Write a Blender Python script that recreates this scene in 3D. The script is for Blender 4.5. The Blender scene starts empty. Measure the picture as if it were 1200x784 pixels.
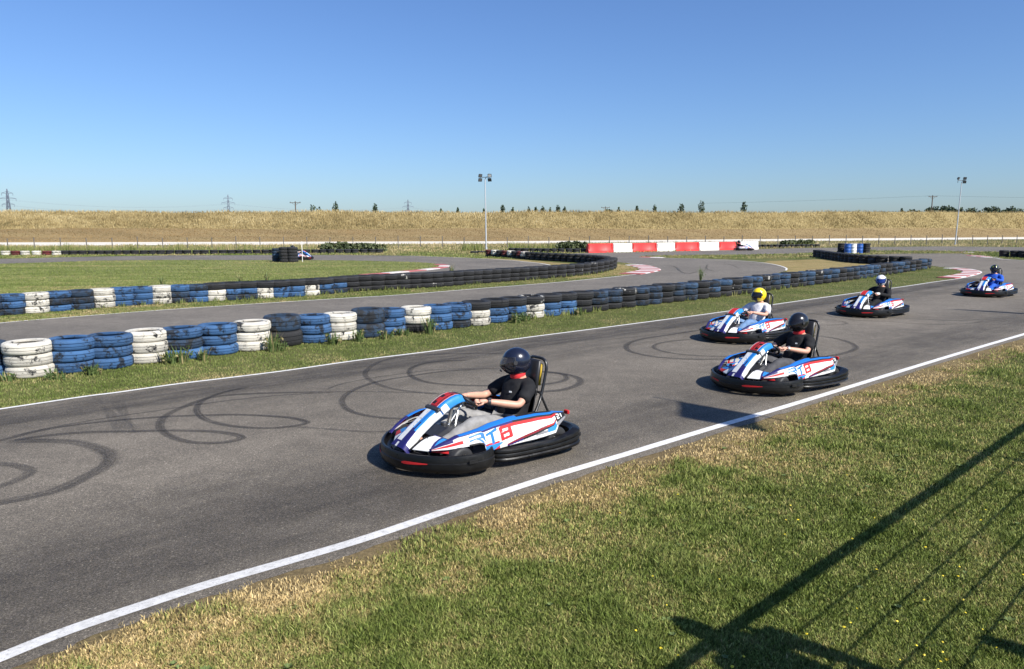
import bpy, bmesh, math, random
import numpy as np
from mathutils import noise as mnoise
from mathutils import Vector, Matrix, Euler
random.seed(7); RNG = np.random.default_rng(7)
R = math.radians
S = bpy.context.scene
COL = S.collection

# ------------------------------------------------------------------ camera
H = 2.3; FPX = 867.0; TH = math.atan((392-267)/FPX)
cam = bpy.data.objects.new('camera', bpy.data.cameras.new('camera')); COL.objects.link(cam)
cam.location = (0, 0, H); cam.rotation_euler = (math.pi/2-TH, 0, 0)
cam.data.sensor_width = 36; cam.data.lens = FPX/1200*36
cam.data.clip_start = .05; cam.data.clip_end = 9000
S.camera = cam
def G(px, py, z=0.0):
    """point of the plane at height z seen at this place in the photograph"""
    dx = (px-600)/FPX; dy = (py-392)/FPX
    d = Vector((dx, math.cos(TH)-dy*math.sin(TH), -math.sin(TH)-dy*math.cos(TH)))
    t = (z-H)/d.z
    return Vector((d.x*t, d.y*t, z))
def Gn(px, py):
    dx = (px-600)/FPX; dy = (py-392)/FPX
    ny = math.cos(TH)-dy*math.sin(TH); nz = -math.sin(TH)-dy*math.cos(TH)
    t = -H/nz
    return dx*t, ny*t
def AT(px, py, dist):
    """point seen at (px,py) standing dist metres ahead"""
    dx = (px-600)/FPX; dy = (py-392)/FPX
    d = Vector((dx, math.cos(TH)-dy*math.sin(TH), -math.sin(TH)-dy*math.cos(TH)))
    t = dist/d.y
    return Vector((0, 0, H))+d*t

# ------------------------------------------------------------------ light
EL = R(41); LD = Vector((-.74, .67, 0)).normalized()          # light travels this way over the ground
sun = bpy.data.objects.new('sun', bpy.data.lights.new('sun', 'SUN')); COL.objects.link(sun)
sun.data.energy = 5.0; sun.data.angle = R(.53); sun.data.color = (1, .955, .88)
sdir = Vector((LD.x*math.cos(EL), LD.y*math.cos(EL), -math.sin(EL)))
sun.rotation_euler = sdir.to_track_quat('-Z', 'Y').to_euler()
sun.location = (0, -5, 30)
w = bpy.data.worlds.new('World'); S.world = w; w.use_nodes = True
nt = w.node_tree; bg = nt.nodes['Background']
sky = nt.nodes.new('ShaderNodeTexSky'); sky.sky_type = 'NISHITA'; sky.sun_disc = False
sky.sun_elevation = EL; sky.sun_rotation = math.atan2(-LD.x, -LD.y)
sky.air_density = 1.1; sky.dust_density = .55; sky.ozone_density = 2.5; sky.altitude = 0
tint = nt.nodes.new('ShaderNodeMix'); tint.data_type = 'RGBA'; tint.blend_type = 'MULTIPLY'; tint.inputs[0].default_value = 1
tint.inputs[7].default_value = (.49, .635, .90, 1); nt.links.new(sky.outputs[0], tint.inputs[6])
nt.links.new(tint.outputs[2], bg.inputs[0]); bg.inputs[1].default_value = .10
S.view_settings.view_transform = 'Standard'; S.view_settings.look = 'None'
S.view_settings.exposure = .65; S.view_settings.gamma = 1

# ------------------------------------------------------------------ materials
def newmat(name):
    m = bpy.data.materials.new(name); m.use_nodes = True
    return m, m.node_tree, m.node_tree.nodes['Principled BSDF']
def N(nt, typ, **kw):
    n = nt.nodes.new(typ)
    for k, v in kw.items():
        if k in n.inputs.keys(): n.inputs[k].default_value = v
        else: setattr(n, k, v)
    return n
def ramp(nt, fac, stops):
    r = nt.nodes.new('ShaderNodeValToRGB'); el = r.color_ramp.elements
    while len(el) < len(stops): el.new(.5)
    for e, (p, c) in zip(el, stops):
        e.position = p; e.color = c if len(c) == 4 else (*c, 1)
    nt.links.new(fac, r.inputs[0]); return r
def noise(nt, scale, detail=4, rough=.6, vec=None, dist=0):
    n = nt.nodes.new('ShaderNodeTexNoise'); n.inputs['Scale'].default_value = scale
    n.inputs['Detail'].default_value = detail; n.inputs['Roughness'].default_value = rough
    n.inputs['Distortion'].default_value = dist
    if vec is None:
        tc = nt.nodes.new('ShaderNodeTexCoord'); vec = tc.outputs['Object']
    nt.links.new(vec, n.inputs['Vector']); return n
def mixc(nt, fac, a, b, mode='MIX'):
    m = nt.nodes.new('ShaderNodeMix'); m.data_type = 'RGBA'; m.blend_type = mode
    if isinstance(fac, (int, float)): m.inputs[0].default_value = fac
    else: nt.links.new(fac, m.inputs[0])
    for i, x in ((6, a), (7, b)):
        if isinstance(x, tuple): m.inputs[i].default_value = (*x, 1) if len(x) == 3 else x
        else: nt.links.new(x, m.inputs[i])
    return m.outputs[2]
def bump(nt, bs, h, strength=.4, dist=.01):
    b = nt.nodes.new('ShaderNodeBump'); b.inputs['Strength'].default_value = strength
    b.inputs['Distance'].default_value = dist
    nt.links.new(h, b.inputs['Height']); nt.links.new(b.outputs[0], bs.inputs['Normal'])
def plain(name, c, rough=.5, metal=0, var=.18, scale=18, coat=0):
    m, nt, bs = newmat(name)
    n = noise(nt, scale, 5)
    a = tuple(max(0, x*(1-var)) for x in c); b = tuple(min(1, x*(1+var)) for x in c)
    r = ramp(nt, n.outputs['Fac'], [(.3, a), (.7, b)])
    nt.links.new(r.outputs[0], bs.inputs['Base Color'])
    rr = ramp(nt, n.outputs['Fac'], [(.3, (min(1, rough+.08),)*3), (.7, (max(.03, rough-.06),)*3)])
    nt.links.new(rr.outputs[0], bs.inputs['Roughness'])
    bs.inputs['Metallic'].default_value = metal
    if coat: bs.inputs['Coat Weight'].default_value = coat
    return m
def asphalt(name, k=1.0, warm=(1.05, .91, .72)):
    m, nt, bs = newmat(name)
    tc = nt.nodes.new('ShaderNodeTexCoord')
    big = noise(nt, .35, 5, .6); mid = noise(nt, 3.2, 5, .65); fine = noise(nt, 130, 3, .7)
    vor = nt.nodes.new('ShaderNodeTexVoronoi'); vor.inputs['Scale'].default_value = 95
    nt.links.new(tc.outputs['Object'], vor.inputs['Vector'])
    b = ramp(nt, big.outputs['Fac'], [(.3, tuple(.066*k*x for x in warm)), (.7, tuple(.096*k*x for x in warm))])
    md = ramp(nt, mid.outputs['Fac'], [(.3, (.82,)*3), (.72, (1.14,)*3)])
    fi = ramp(nt, fine.outputs['Fac'], [(.28, (.3,)*3), (.48, (.9,)*3), (.68, (2.2,)*3)])
    vc = ramp(nt, vor.outputs['Color'], [(0, (.6,)*3), (.8, (1.05,)*3), (.97, (2.4,)*3)])
    mp = nt.nodes.new('ShaderNodeMapping'); mp.inputs['Rotation'].default_value = (0, 0, R(-44)); mp.inputs['Scale'].default_value = (.12, 1.1, 1)
    nt.links.new(tc.outputs['Object'], mp.inputs[0]); st = noise(nt, 1.0, 5, .6, mp.outputs[0])
    c = mixc(nt, 1, b.outputs[0], md.outputs[0], 'MULTIPLY')
    c = mixc(nt, 1, c, ramp(nt, st.outputs['Fac'], [(.3, (.88,)*3), (.7, (1.08,)*3)]).outputs[0], 'MULTIPLY')
    c = mixc(nt, 1, c, fi.outputs[0], 'MULTIPLY')
    c = mixc(nt, .8, c, vc.outputs[0], 'MULTIPLY')
    nt.links.new(c, bs.inputs['Base Color']); bs.inputs['Roughness'].default_value = .82
    bs.inputs['Specular IOR Level'].default_value = .3
    bump(nt, bs, fine.outputs['Fac'], .5, .006)
    return m
def ground_mat(name, cols, sx=1.0):
    m, nt, bs = newmat(name)
    tc = nt.nodes.new('ShaderNodeTexCoord')
    mp = nt.nodes.new('ShaderNodeMapping'); mp.inputs['Scale'].default_value = (sx, 1, 1)
    nt.links.new(tc.outputs['Object'], mp.inputs[0])
    n1 = noise(nt, .5, 6, .65, mp.outputs[0]); n2 = noise(nt, 22, 5, .75, mp.outputs[0])
    r1 = ramp(nt, n1.outputs['Fac'], [(.32, cols[0]), (.5, cols[1]), (.68, cols[2])])
    r2 = ramp(nt, n2.outputs['Fac'], [(.3, (.55,)*3), (.7, (1.4,)*3)])
    c = mixc(nt, 1, r1.outputs[0], r2.outputs[0], 'MULTIPLY')
    nt.links.new(c, bs.inputs['Base Color']); bs.inputs['Roughness'].default_value = .95
    bs.inputs['Specular IOR Level'].default_value = .1
    bump(nt, bs, n2.outputs['Fac'], .8, .04)
    return m
def blade_mat(name):
    m, nt, bs = newmat(name)
    a = nt.nodes.new('ShaderNodeAttribute'); a.attribute_name = 'Col'
    nt.links.new(a.outputs['Color'], bs.inputs['Base Color'])
    bs.inputs['Roughness'].default_value = .65; bs.inputs['Specular IOR Level'].default_value = .25
    tr = nt.nodes.new('ShaderNodeBsdfTranslucent'); nt.links.new(a.outputs['Color'], tr.inputs['Color'])
    mx = nt.nodes.new('ShaderNodeMixShader'); mx.inputs[0].default_value = .28
    nt.links.new(bs.outputs[0], mx.inputs[1]); nt.links.new(tr.outputs[0], mx.inputs[2])
    nt.links.new(mx.outputs[0], nt.nodes['Material Output'].inputs['Surface'])
    return m
def tyre_mat(name, paint, chip, amount):
    """painted rubber; the paint has come away in patches"""
    m, nt, bs = newmat(name)
    tc = nt.nodes.new('ShaderNodeTexCoord'); oi = nt.nodes.new('ShaderNodeObjectInfo')
    mu = nt.nodes.new('ShaderNodeVectorMath'); mu.operation = 'SCALE'; mu.inputs['Scale'].default_value = 37
    cb = nt.nodes.new('ShaderNodeCombineXYZ')
    for i in range(3): nt.links.new(oi.outputs['Random'], cb.inputs[i])
    nt.links.new(cb.outputs[0], mu.inputs[0])
    ad = nt.nodes.new('ShaderNodeVectorMath'); nt.links.new(tc.outputs['Object'], ad.inputs[0]); nt.links.new(mu.outputs[0], ad.inputs[1])
    n = noise(nt, 4.5, 7, .68, ad.outputs[0], .4); n2 = noise(nt, 30, 5, .7, ad.outputs[0])
    s = nt.nodes.new('ShaderNodeMath'); s.operation = 'MULTIPLY_ADD'; nt.links.new(n2.outputs['Fac'], s.inputs[0])
    s.inputs[1].default_value = .35; nt.links.new(n.outputs['Fac'], s.inputs[2])
    k = ramp(nt, s.outputs[0], [(amount+.02, (0,)*3), (amount+.07, (1,)*3)])
    sh = ramp(nt, n.outputs['Fac'], [(.25, tuple(x*.72 for x in paint)), (.7, tuple(min(1, x*1.12) for x in paint))])
    rv = ramp(nt, oi.outputs['Random'], [(0, (.78,)*3), (1, (1.12,)*3)])
    p = mixc(nt, 1, sh.outputs[0], rv.outputs[0], 'MULTIPLY')
    c = mixc(nt, k.outputs[0], chip, p)
    nt.links.new(c, bs.inputs['Base Color']); bs.inputs['Roughness'].default_value = .62
    uv = nt.nodes.new('ShaderNodeUVMap'); uv.uv_map = 'UVMap'
    wv = nt.nodes.new('ShaderNodeTexWave'); wv.inputs['Scale'].default_value = 24; wv.bands_direction = 'X'
    wv.inputs['Distortion'].default_value = 3; wv.inputs['Detail'].default_value = 2; wv.inputs['Detail Scale'].default_value = 3
    nt.links.new(uv.outputs[0], wv.inputs['Vector'])
    hh = mixc(nt, .62, wv.outputs['Color'], n2.outputs['Color'])
    bump(nt, bs, hh, .8, .016)
    return m
BLACK_R = (.013, .013, .014)
M = {}
M['asphalt'] = asphalt('asphalt', 1.72); M['asphalt2'] = asphalt('worn_asphalt', 1.72, (1.04, .92, .76))
M['grass'] = ground_mat('turf', [(.07, .085, .025), (.10, .11, .038), (.15, .135, .06)])
M['infield'] = ground_mat('mown_turf', [(.12, .14, .045), (.15, .165, .06), (.2, .19, .085)], .25)
M['strawg'] = ground_mat('parched_turf', [(.2, .15, .065), (.27, .21, .095), (.16, .14, .05)])
M['soil'] = ground_mat('dry_verge', [(.13, .095, .05), (.2, .15, .075), (.1, .09, .035)])
M['bank_low'] = ground_mat('mown_bank', [(.18, .13, .065), (.215, .158, .08), (.25, .19, .095)], .12)
M['bank_up'] = ground_mat('tall_grass_bank', [(.2, .155, .07), (.27, .215, .1), (.32, .25, .12)])
M['track'] = plain('pale_gravel', (.62, .58, .5), .9, 0, .12, 1.5)
M['blade'] = blade_mat('grass_blades')
M['T_W'] = tyre_mat('white_painted_rubber', (.66, .62, .53), (.02, .02, .02), .545)
M['T_B'] = tyre_mat('blue_painted_rubber', (.042, .118, .26), (.010, .018, .032), .575)
M['T_D'] = tyre_mat('faded_blue_rubber', (.022, .046, .085), (.012, .014, .017), .62)
M['T_E'] = tyre_mat('dull_blue_rubber', (.035, .085, .165), (.02, .022, .025), .57)
M['T_K'] = tyre_mat('black_rubber', (.017, .017, .018), (.045, .04, .035), .42)
M['T_P'] = tyre_mat('part_white_rubber', (.55, .53, .48), (.014, .014, .015), .73)
M['T_R'] = tyre_mat('dark_red_rubber', (.13, .018, .016), (.02, .015, .015), .55)

m, nt, bs = newmat('white_line_paint'); M['line'] = m
n1 = noise(nt, 14, 7, .7); n2 = noise(nt, 60, 4, .7)
c = mixc(nt, 1, ramp(nt, n1.outputs['Fac'], [(.3, (.5, .49, .46)), (.55, (.7, .69, .67))]).outputs[0],
         ramp(nt, n2.outputs['Fac'], [(.28, (.3,)*3), (.43, (1,)*3)]).outputs[0], 'MULTIPLY')
nt.links.new(c, bs.inputs['Base Color']); bs.inputs['Roughness'].default_value = .7

m, nt, bs = newmat('rubber_marks_and_painted_shading'); M['skid'] = m
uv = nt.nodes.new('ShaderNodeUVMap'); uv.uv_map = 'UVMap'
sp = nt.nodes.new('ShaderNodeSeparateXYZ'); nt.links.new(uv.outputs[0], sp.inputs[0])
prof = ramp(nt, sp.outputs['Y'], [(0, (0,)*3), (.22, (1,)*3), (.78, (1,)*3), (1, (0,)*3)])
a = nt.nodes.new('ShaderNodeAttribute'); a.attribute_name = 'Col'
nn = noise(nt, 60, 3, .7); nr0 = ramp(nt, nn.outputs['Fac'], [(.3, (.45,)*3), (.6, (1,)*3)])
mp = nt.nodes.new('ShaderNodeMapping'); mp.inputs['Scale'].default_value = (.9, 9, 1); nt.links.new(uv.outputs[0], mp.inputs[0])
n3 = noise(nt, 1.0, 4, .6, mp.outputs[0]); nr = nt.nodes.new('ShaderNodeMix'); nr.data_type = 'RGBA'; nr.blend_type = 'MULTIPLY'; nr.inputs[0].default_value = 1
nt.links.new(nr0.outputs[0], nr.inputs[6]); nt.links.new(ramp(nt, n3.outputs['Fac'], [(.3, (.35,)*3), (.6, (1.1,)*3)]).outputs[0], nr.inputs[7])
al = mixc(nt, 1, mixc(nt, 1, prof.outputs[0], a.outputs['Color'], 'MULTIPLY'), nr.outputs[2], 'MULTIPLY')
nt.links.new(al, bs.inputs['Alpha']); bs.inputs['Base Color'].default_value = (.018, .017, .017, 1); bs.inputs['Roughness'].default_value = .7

PAINT = {'white': (.62, .62, .61), 'blue': (.012, .14, .48), 'sky': (.022, .20, .52), 'navy': (.018, .016, .11), 'red': (.46, .02, .022),
         'black': (.012, .012, .013), 'grey': (.2, .2, .21), 'darkred': (.19, .012, .02)}
for k, c in PAINT.items():
    m = M['p_'+k] = plain('kart_'+k, c, .5, 0, .07, 9, .0); nt = m.node_tree; bs = nt.nodes['Principled BSDF']; bs.inputs['Specular IOR Level'].default_value = .25; src = bs.inputs['Base Color'].links[0].from_socket
    tc = nt.nodes.new('ShaderNodeTexCoord'); mp = nt.nodes.new('ShaderNodeMapping'); mp.inputs['Scale'].default_value = (.5, 1, 2.6); nt.links.new(tc.outputs['Object'], mp.inputs[0])
    sc = noise(nt, 16, 6, .75, mp.outputs[0], .6); sr = ramp(nt, sc.outputs['Fac'], [(.56, (0,)*3), (.74, (.75,)*3)])
    nt.links.new(mixc(nt, sr.outputs[0], src, (.10, .09, .085)), bs.inputs['Base Color'])
m, nt, bs = newmat('scuffed_black_plastic'); M['bumper'] = m
n1 = noise(nt, 7, 6, .7); n2 = noise(nt, 40, 4, .7)
nt.links.new(ramp(nt, n1.outputs['Fac'], [(.35, (.004,)*3), (.62, (.007,)*3), (.82, (.05, .048, .045))]).outputs[0], bs.inputs['Base Color'])
nt.links.new(ramp(nt, n1.outputs['Fac'], [(.3, (.22,)*3), (.7, (.5,)*3)]).outputs[0], bs.inputs['Roughness'])
bs.inputs['Specular IOR Level'].default_value = .35
bump(nt, bs, n2.outputs['Fac'], .25, .008)
M['slot_shade'] = plain('painted_slot_shade', (.002, .002, .002), .9)  # near-black colour gives the solid slot blocks the shade of a hole
M['rubber'] = plain('slick_rubber', (.02, .02, .021), .6)
M['tube'] = plain('black_tube', (.014, .014, .015), .3)
M['steel'] = plain('bare_steel', (.62, .62, .6), .32, .85)
M['seat'] = plain('seat_shell', (.016, .016, .018), .4)
M['pad'] = plain('yellow_pad', (.50, .33, .02), .6)
M['skin'] = plain('skin', (.56, .30, .21), .5, 0, .08, 14)
M['redcloth'] = plain('red_cloth', (.6, .025, .03), .8)
M['mast'] = plain('galvanised_steel', (.5, .51, .52), .45, .3)
M['lampbody'] = plain('lamp_housing', (.03, .03, .033), .5)
M['lampglass'] = plain('lamp_glass', (.09, .095, .1), .12); M['lampwhite'] = plain('lamp_reflector', (.75, .75, .74), .3)
M['pylon'] = plain('weathered_lattice', (.13, .155, .20), .6)
M['wood'] = plain('weathered_wood', (.11, .085, .065), .85)
M['bark'] = plain('bark', (.07, .055, .04), .9)
M['fence'] = plain('fence_post', (.12, .11, .1), .8)
M['b_red'] = plain('red_barrier_plastic', (.62, .035, .03), .45, 0, .12, 3)
M['b_white'] = plain('white_barrier_plastic', (.78, .76, .72), .45, 0, .1, 3)
M['drum_b'] = plain('blue_drum', (.02, .09, .33), .45)
M['rail'] = plain('timber_rail', (.2, .15, .1), .8)
def leaf_mat(name, a, b):
    m, nt, bs = newmat(name); n = noise(nt, 1.2, 3)
    nt.links.new(ramp(nt, n.outputs['Fac'], [(.35, a), (.65, b)]).outputs[0], bs.inputs['Base Color'])
    bs.inputs['Roughness'].default_value = .7; return m
M['leaf'] = leaf_mat('dark_leaf', (.022, .042, .018), (.05, .075, .03))
M['leaf2'] = leaf_mat('hedge_leaf', (.04, .06, .02), (.085, .1, .036))
def cloth_mat(name, c, rough=.85, var=.2):
    m, nt, bs = newmat(name); n = noise(nt, 11, 3, .5)
    nt.links.new(ramp(nt, n.outputs['Fac'], [(.3, tuple(x*(1-var) for x in c)), (.7, tuple(min(1, x*(1+var)) for x in c))]).outputs[0], bs.inputs['Base Color'])
    bs.inputs['Roughness'].default_value = rough; bs.inputs['Specular IOR Level'].default_value = .2
    bump(nt, bs, n.outputs['Fac'], .4, .03); return m

# ------------------------------------------------------------------ mesh helpers
class MB:
    def __init__(s): s.v = []; s.f = []; s.m = []; s.uv = None
    def add(s, vs, fs, mi=0):
        o = len(s.v); s.v += [tuple(x) for x in vs]
        for i, f in enumerate(fs):
            s.f.append([o+k for k in f]); s.m.append(mi[i] if isinstance(mi, list) else mi)
    def box(s, c, d, rot=None, mi=0, bev=0):
        x, y, z = (k/2 for k in d); Mx = (rot.to_matrix() if rot else Matrix.Identity(3)); c = Vector(c)
        if bev:
            b = min(bev, x*.9, y*.9, z*.9); vs = []; 
            for sz, ins in ((-z, b), (-z+b, 0), (z-b, 0), (z, b)):
                X, Y = x-ins, y-ins; k = b if not ins else b*.6
                for p in ((-X+k, -Y), (X-k, -Y), (X, -Y+k), (X, Y-k), (X-k, Y), (-X+k, Y), (-X, Y-k), (-X, -Y+k)): vs.append((*p, sz))
            fs = [tuple(range(7, -1, -1)), tuple(range(24, 32))]
            for r in range(3):
                for i in range(8): fs.append((r*8+i, r*8+(i+1) % 8, r*8+8+(i+1) % 8, r*8+8+i))
        else:
            vs = [(i, j, k) for k in (-z, z) for j in (-y, y) for i in (-x, x)]
            fs = [(0, 2, 3, 1), (4, 5, 7, 6), (0, 1, 5, 4), (2, 6, 7, 3), (0, 4, 6, 2), (1, 3, 7, 5)]
        s.add([c+Mx @ Vector(v) for v in vs], fs, mi)
    def loft(s, rings, cap=True, closed=False, mi=0):
        n = len(rings[0]); vs = [p for r in rings for p in r]; fs = []
        m = len(rings)
        for a in range(m if closed else m-1):
            b = (a+1) % m
            for i in range(n): fs.append((a*n+i, a*n+(i+1) % n, b*n+(i+1) % n, b*n+i))
        if cap and not closed: fs += [tuple(range(n-1, -1, -1)), tuple((m-1)*n+i for i in range(n))]
        s.add(vs, fs, mi)
    def tube(s, pts, r, seg=8, closed=False, mi=0, flat=1.0):
        pts = [Vector(p) for p in pts]; n = len(pts)
        rs = r if isinstance(r, (list, tuple)) else [r]*n
        t0 = (pts[1]-pts[0]).normalized(); u = t0.orthogonal().normalized(); rings = []
        for i in range(n):
            a = pts[(i-1) % n] if (closed or i > 0) else pts[0]; b = pts[(i+1) % n] if (closed or i < n-1) else pts[-1]
            t = (b-a).normalized(); u = (u-t*u.dot(t)).normalized(); w_ = t.cross(u)
            rings.append([pts[i]+(u*math.cos(2*math.pi*k/seg)+w_*math.sin(2*math.pi*k/seg)*flat)*rs[i] for k in range(seg)])
        s.loft(rings, True, closed, mi)
    def lathe(s, prof, seg=32, c=(0, 0, 0), axis='z', closed=False, mi=0):
        rings = []
        for k in range(seg):
            a = 2*math.pi*k/seg; ring = []
            for r, z in prof:
                p = (r*math.cos(a), r*math.sin(a), z)
                if axis == 'y': p = (r*math.cos(a), z, r*math.sin(a))
                if axis == 'x': p = (z, r*math.cos(a), r*math.sin(a))
                ring.append((p[0]+c[0], p[1]+c[1], p[2]+c[2]))
            rings.append(ring)
        n = len(prof); vs = [p for r in rings for p in r]; fs = []
        for a in range(seg):
            b = (a+1) % seg
            for i in range(n if closed else n-1): fs.append((a*n+i, b*n+i, b*n+(i+1) % n, a*n+(i+1) % n))
        s.add(vs, fs, mi)
    def ell(s, c, r, seg=16, rings=10, mi=0):
        vs = []; fs = []
        for j in range(rings+1):
            p = math.pi*j/rings
            for i in range(seg):
                a = 2*math.pi*i/seg
                vs.append((c[0]+r[0]*math.sin(p)*math.cos(a), c[1]+r[1]*math.sin(p)*math.sin(a), c[2]+r[2]*math.cos(p)))
        for j in range(rings):
            for i in range(seg): fs.append((j*seg+i, (j+1)*seg+i, (j+1)*seg+(i+1) % seg, j*seg+(i+1) % seg))
        s.add(vs, fs, mi)
    def grid(s, fn, nu, nv, pat=None, mi=0):
        vs = [fn(i/nu, j/nv) for j in range(nv+1) for i in range(nu+1)]; fs = []; ms = []
        for j in range(nv):
            for i in range(nu):
                q = mi if pat is None else pat((i+.5)/nu, (j+.5)/nv)
                if q is None: continue
                fs.append((j*(nu+1)+i, j*(nu+1)+i+1, (j+1)*(nu+1)+i+1, (j+1)*(nu+1)+i)); ms.append(q)
        s.add(vs, fs, ms)
    def mesh_in(s, me, mi=0):
        s.add([v.co[:] for v in me.vertices], [list(p.vertices) for p in me.polygons], mi)
    def build(s, name, mats, parent=None, smooth=True, ang=40):
        me = bpy.data.meshes.new(name); me.from_pydata(s.v, [], s.f)
        for x in (mats if isinstance(mats, list) else [mats]): me.materials.append(x)
        me.polygons.foreach_set('material_index', s.m)
        me.polygons.foreach_set('use_smooth', [smooth]*len(s.f))
        if smooth: me.set_sharp_from_angle(angle=R(ang))
        me.update()
        o = bpy.data.objects.new(name, me); COL.objects.link(o)
        if parent: o.parent = parent
        return o
def tag(o, label, cat, group=None):
    o['label'] = label; o['category'] = cat
    if group: o['group'] = group
    return o
def struct(o): o['kind'] = 'structure'; return o
def stuff(o): o['kind'] = 'stuff'; return o
def thing(name, label, cat, loc=(0, 0, 0), rz=0, group=None):
    o = bpy.data.objects.new(name, None); COL.objects.link(o); o.location = loc; o.rotation_euler = (0, 0, rz)
    o.empty_display_size = .1
    return tag(o, label, cat, group)
def kids(o): return [x for x in bpy.data.objects if x.parent == o]
def copy_tree(o, parent=None, skip=()):
    c = o.copy(); COL.objects.link(c); c.parent = parent
    for ch in kids(o):
        if ch.name.split('.')[0] not in skip: copy_tree(ch, c, skip)
    return c
def catmull(p, n=8, closed=False):
    p = [Vector(x) for x in p]; out = []; m = len(p)
    for i in range(m if closed else m-1):
        a = p[(i-1) % m] if (closed or i) else p[0]*2-p[1]
        b, c = p[i], p[(i+1) % m]; d = p[(i+2) % m] if (closed or i < m-2) else c*2-b
        for k in range(n):
            t = k/n
            out.append(.5*((2*b)+(c-a)*t+(2*a-5*b+4*c-d)*t*t+(3*b-a-3*c+d)*t**3))
    if not closed: out.append(p[-1])
    return out
def sheet(name, pts, z, mat):
    b = bmesh.new(); vs = [b.verts.new((p[0], p[1], z)) for p in pts]
    es = [b.edges.new((vs[i], vs[(i+1) % len(vs)])) for i in range(len(vs))]
    bmesh.ops.triangle_fill(b, use_beauty=True, use_dissolve=False, edges=es)
    bmesh.ops.recalc_face_normals(b, faces=b.faces)
    for f in b.faces:
        if f.normal.z < 0: f.normal_flip()
    me = bpy.data.meshes.new(name); b.to_mesh(me); b.free(); me.materials.append(mat)
    o = bpy.data.objects.new(name, me); COL.objects.link(o); return struct(o)
def GP(pts): return [G(*p) for p in pts]
def ribbons(name, paths, mat, z0=.006):
    """flat strips lying on the road: (points, width list or number, strength)"""
    vs = []; fs = []; uv = []; col = []
    for k, (pts, wd, st) in enumerate(paths):
        n = len(pts); z = z0+k*.0004; L = 0; o = len(vs)
        for i, p in enumerate(pts):
            a = pts[max(0, i-1)]; b = pts[min(n-1, i+1)]; t = Vector((b[0]-a[0], b[1]-a[1])); t.normalize(); q = Vector((-t.y, t.x))
            if i: L += (Vector(p[:2])-Vector(pts[i-1][:2])).length
            ww = wd[min(n-1, i)] if isinstance(wd, list) else wd
            f = min(1, i/3, (n-1-i)/3) if st < 1 else 1
            for sgn in (-1, 1):
                vs.append((p[0]+q.x*sgn*ww/2, p[1]+q.y*sgn*ww/2, z)); uv.append((L, (sgn+1)/2)); col.append((st*f,)*3+(1,))
        for i in range(n-1): fs.append((o+2*i, o+2*i+2, o+2*i+3, o+2*i+1))
    me = bpy.data.meshes.new(name); me.from_pydata(vs, [], fs); me.materials.append(mat)
    ul = me.uv_layers.new(name='UVMap')
    for lp in me.loops: ul.data[lp.index].uv = uv[lp.vertex_index]
    ca = me.color_attributes.new('Col', 'FLOAT_COLOR', 'POINT')
    for i, c in enumerate(col): ca.data[i].color = c
    o = bpy.data.objects.new(name, me); COL.objects.link(o); return struct(o)

# ------------------------------------------------------------------ ground, roads, lines
NE = [(-160, 838), (0, 772), (83, 739), (175, 708), (250, 684), (375, 648), (440, 628), (540, 594), (640, 561), (740, 531), (840, 500.5), (890, 486), (940, 471),
      (992, 455), (1117, 416.5), (1200, 392), (1320, 357), (1460, 331)]
FE = [(-160, 504), (0, 480.5), (97, 466), (140, 460.5), (207, 451), (273, 443), (340, 434.5), (420, 423), (520, 410.5), (600, 398.5), (700, 385.5), (780, 375), (847, 366),
      (916, 356), (1008, 343), (1060, 336), (1093, 331), (1125, 326.5), (1140, 323.5), (1149, 320.6), (1150, 318.6), (1144, 316.6), (1133, 314.7), (1116, 313.2), (1100, 312.6)]
NEw = catmull(GP(NE), 6); FEw = catmull(GP(FE), 6)
g = MB(); g.add([(-4000, -60, 0), (4000, -60, 0), (4000, 6000, 0), (-4000, 6000, 0)], [(0, 1, 2, 3)])
struct(g.build('ground', M['grass'], None, False))
def off(pts, d):
    out = []
    for i, p in enumerate(pts):
        a = pts[max(0, i-1)]; b = pts[min(len(pts)-1, i+1)]; t = Vector((b[0]-a[0], b[1]-a[1])).normalized()
        out.append(Vector((p[0]+t.y*d, p[1]-t.x*d, 0)))
    return out
# main straight: asphalt to a ragged edge just outside the white line
edge = off(NEw, .17)
edge = [p+Vector((random.uniform(-.025, .025), random.uniform(-.025, .025), 0)) for p in edge]
mainroad = edge + GP([(1500, 318), (1300, 309), (1200, 305.2), (1164, 302.2), (1150, 300.2), (1140, 298.8), (1126, 297.1), (1100, 297), (1050, 297.4), (1000, 299),
                      (960, 300), (985, 303), (1040, 308), (1085, 310.5)]) + list(reversed(FEw))
sheet('main_road', mainroad, .004, M['asphalt'])
B_far = [(-160, 396), (0, 379), (70, 373), (210, 362.3), (400, 350), (470, 345.8), (560, 338.5), (640, 332.2), (680, 328.6), (738, 322.5), (762, 319.2), (770, 317.4), (770.5, 315.8),
         (766, 313.8), (758, 311.6), (747, 309.9), (735, 308.3)]
B_right = [(751, 301.2), (782, 302.3), (822, 303.2), (862, 305), (890, 307.3), (910, 310.3), (922, 314), (922, 317), (912, 320), (890, 324)]
B_near = [(860, 328.5), (800, 337), (700, 352), (560, 368), (400, 383), (200, 405), (0, 427), (-160, 448)]
sheet('middle_road', GP(B_far)+GP([(700, 304.5), (690, 300), (740, 299.6)])+GP(B_right)+GP(B_near), .0042, M['asphalt2'])
E_top = [(640, 298.5), (690, 296.4), (760, 295.4), (860, 292.6), (940, 290.7), (1020, 289.6), (1100, 288.8), (1200, 289.6), (1400, 291)]
E_bot = [(1400, 297.5), (1200, 295.3), (1125, 294.8), (1100, 293.9), (1020, 293.9), (960, 295.6), (930, 297.4), (860, 298.7), (800, 299.2), (765, 299.8), (745, 301), (690, 301.5)]
sheet('back_road', GP(E_top)+GP(E_bot), .0062, M['asphalt2'])
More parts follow.
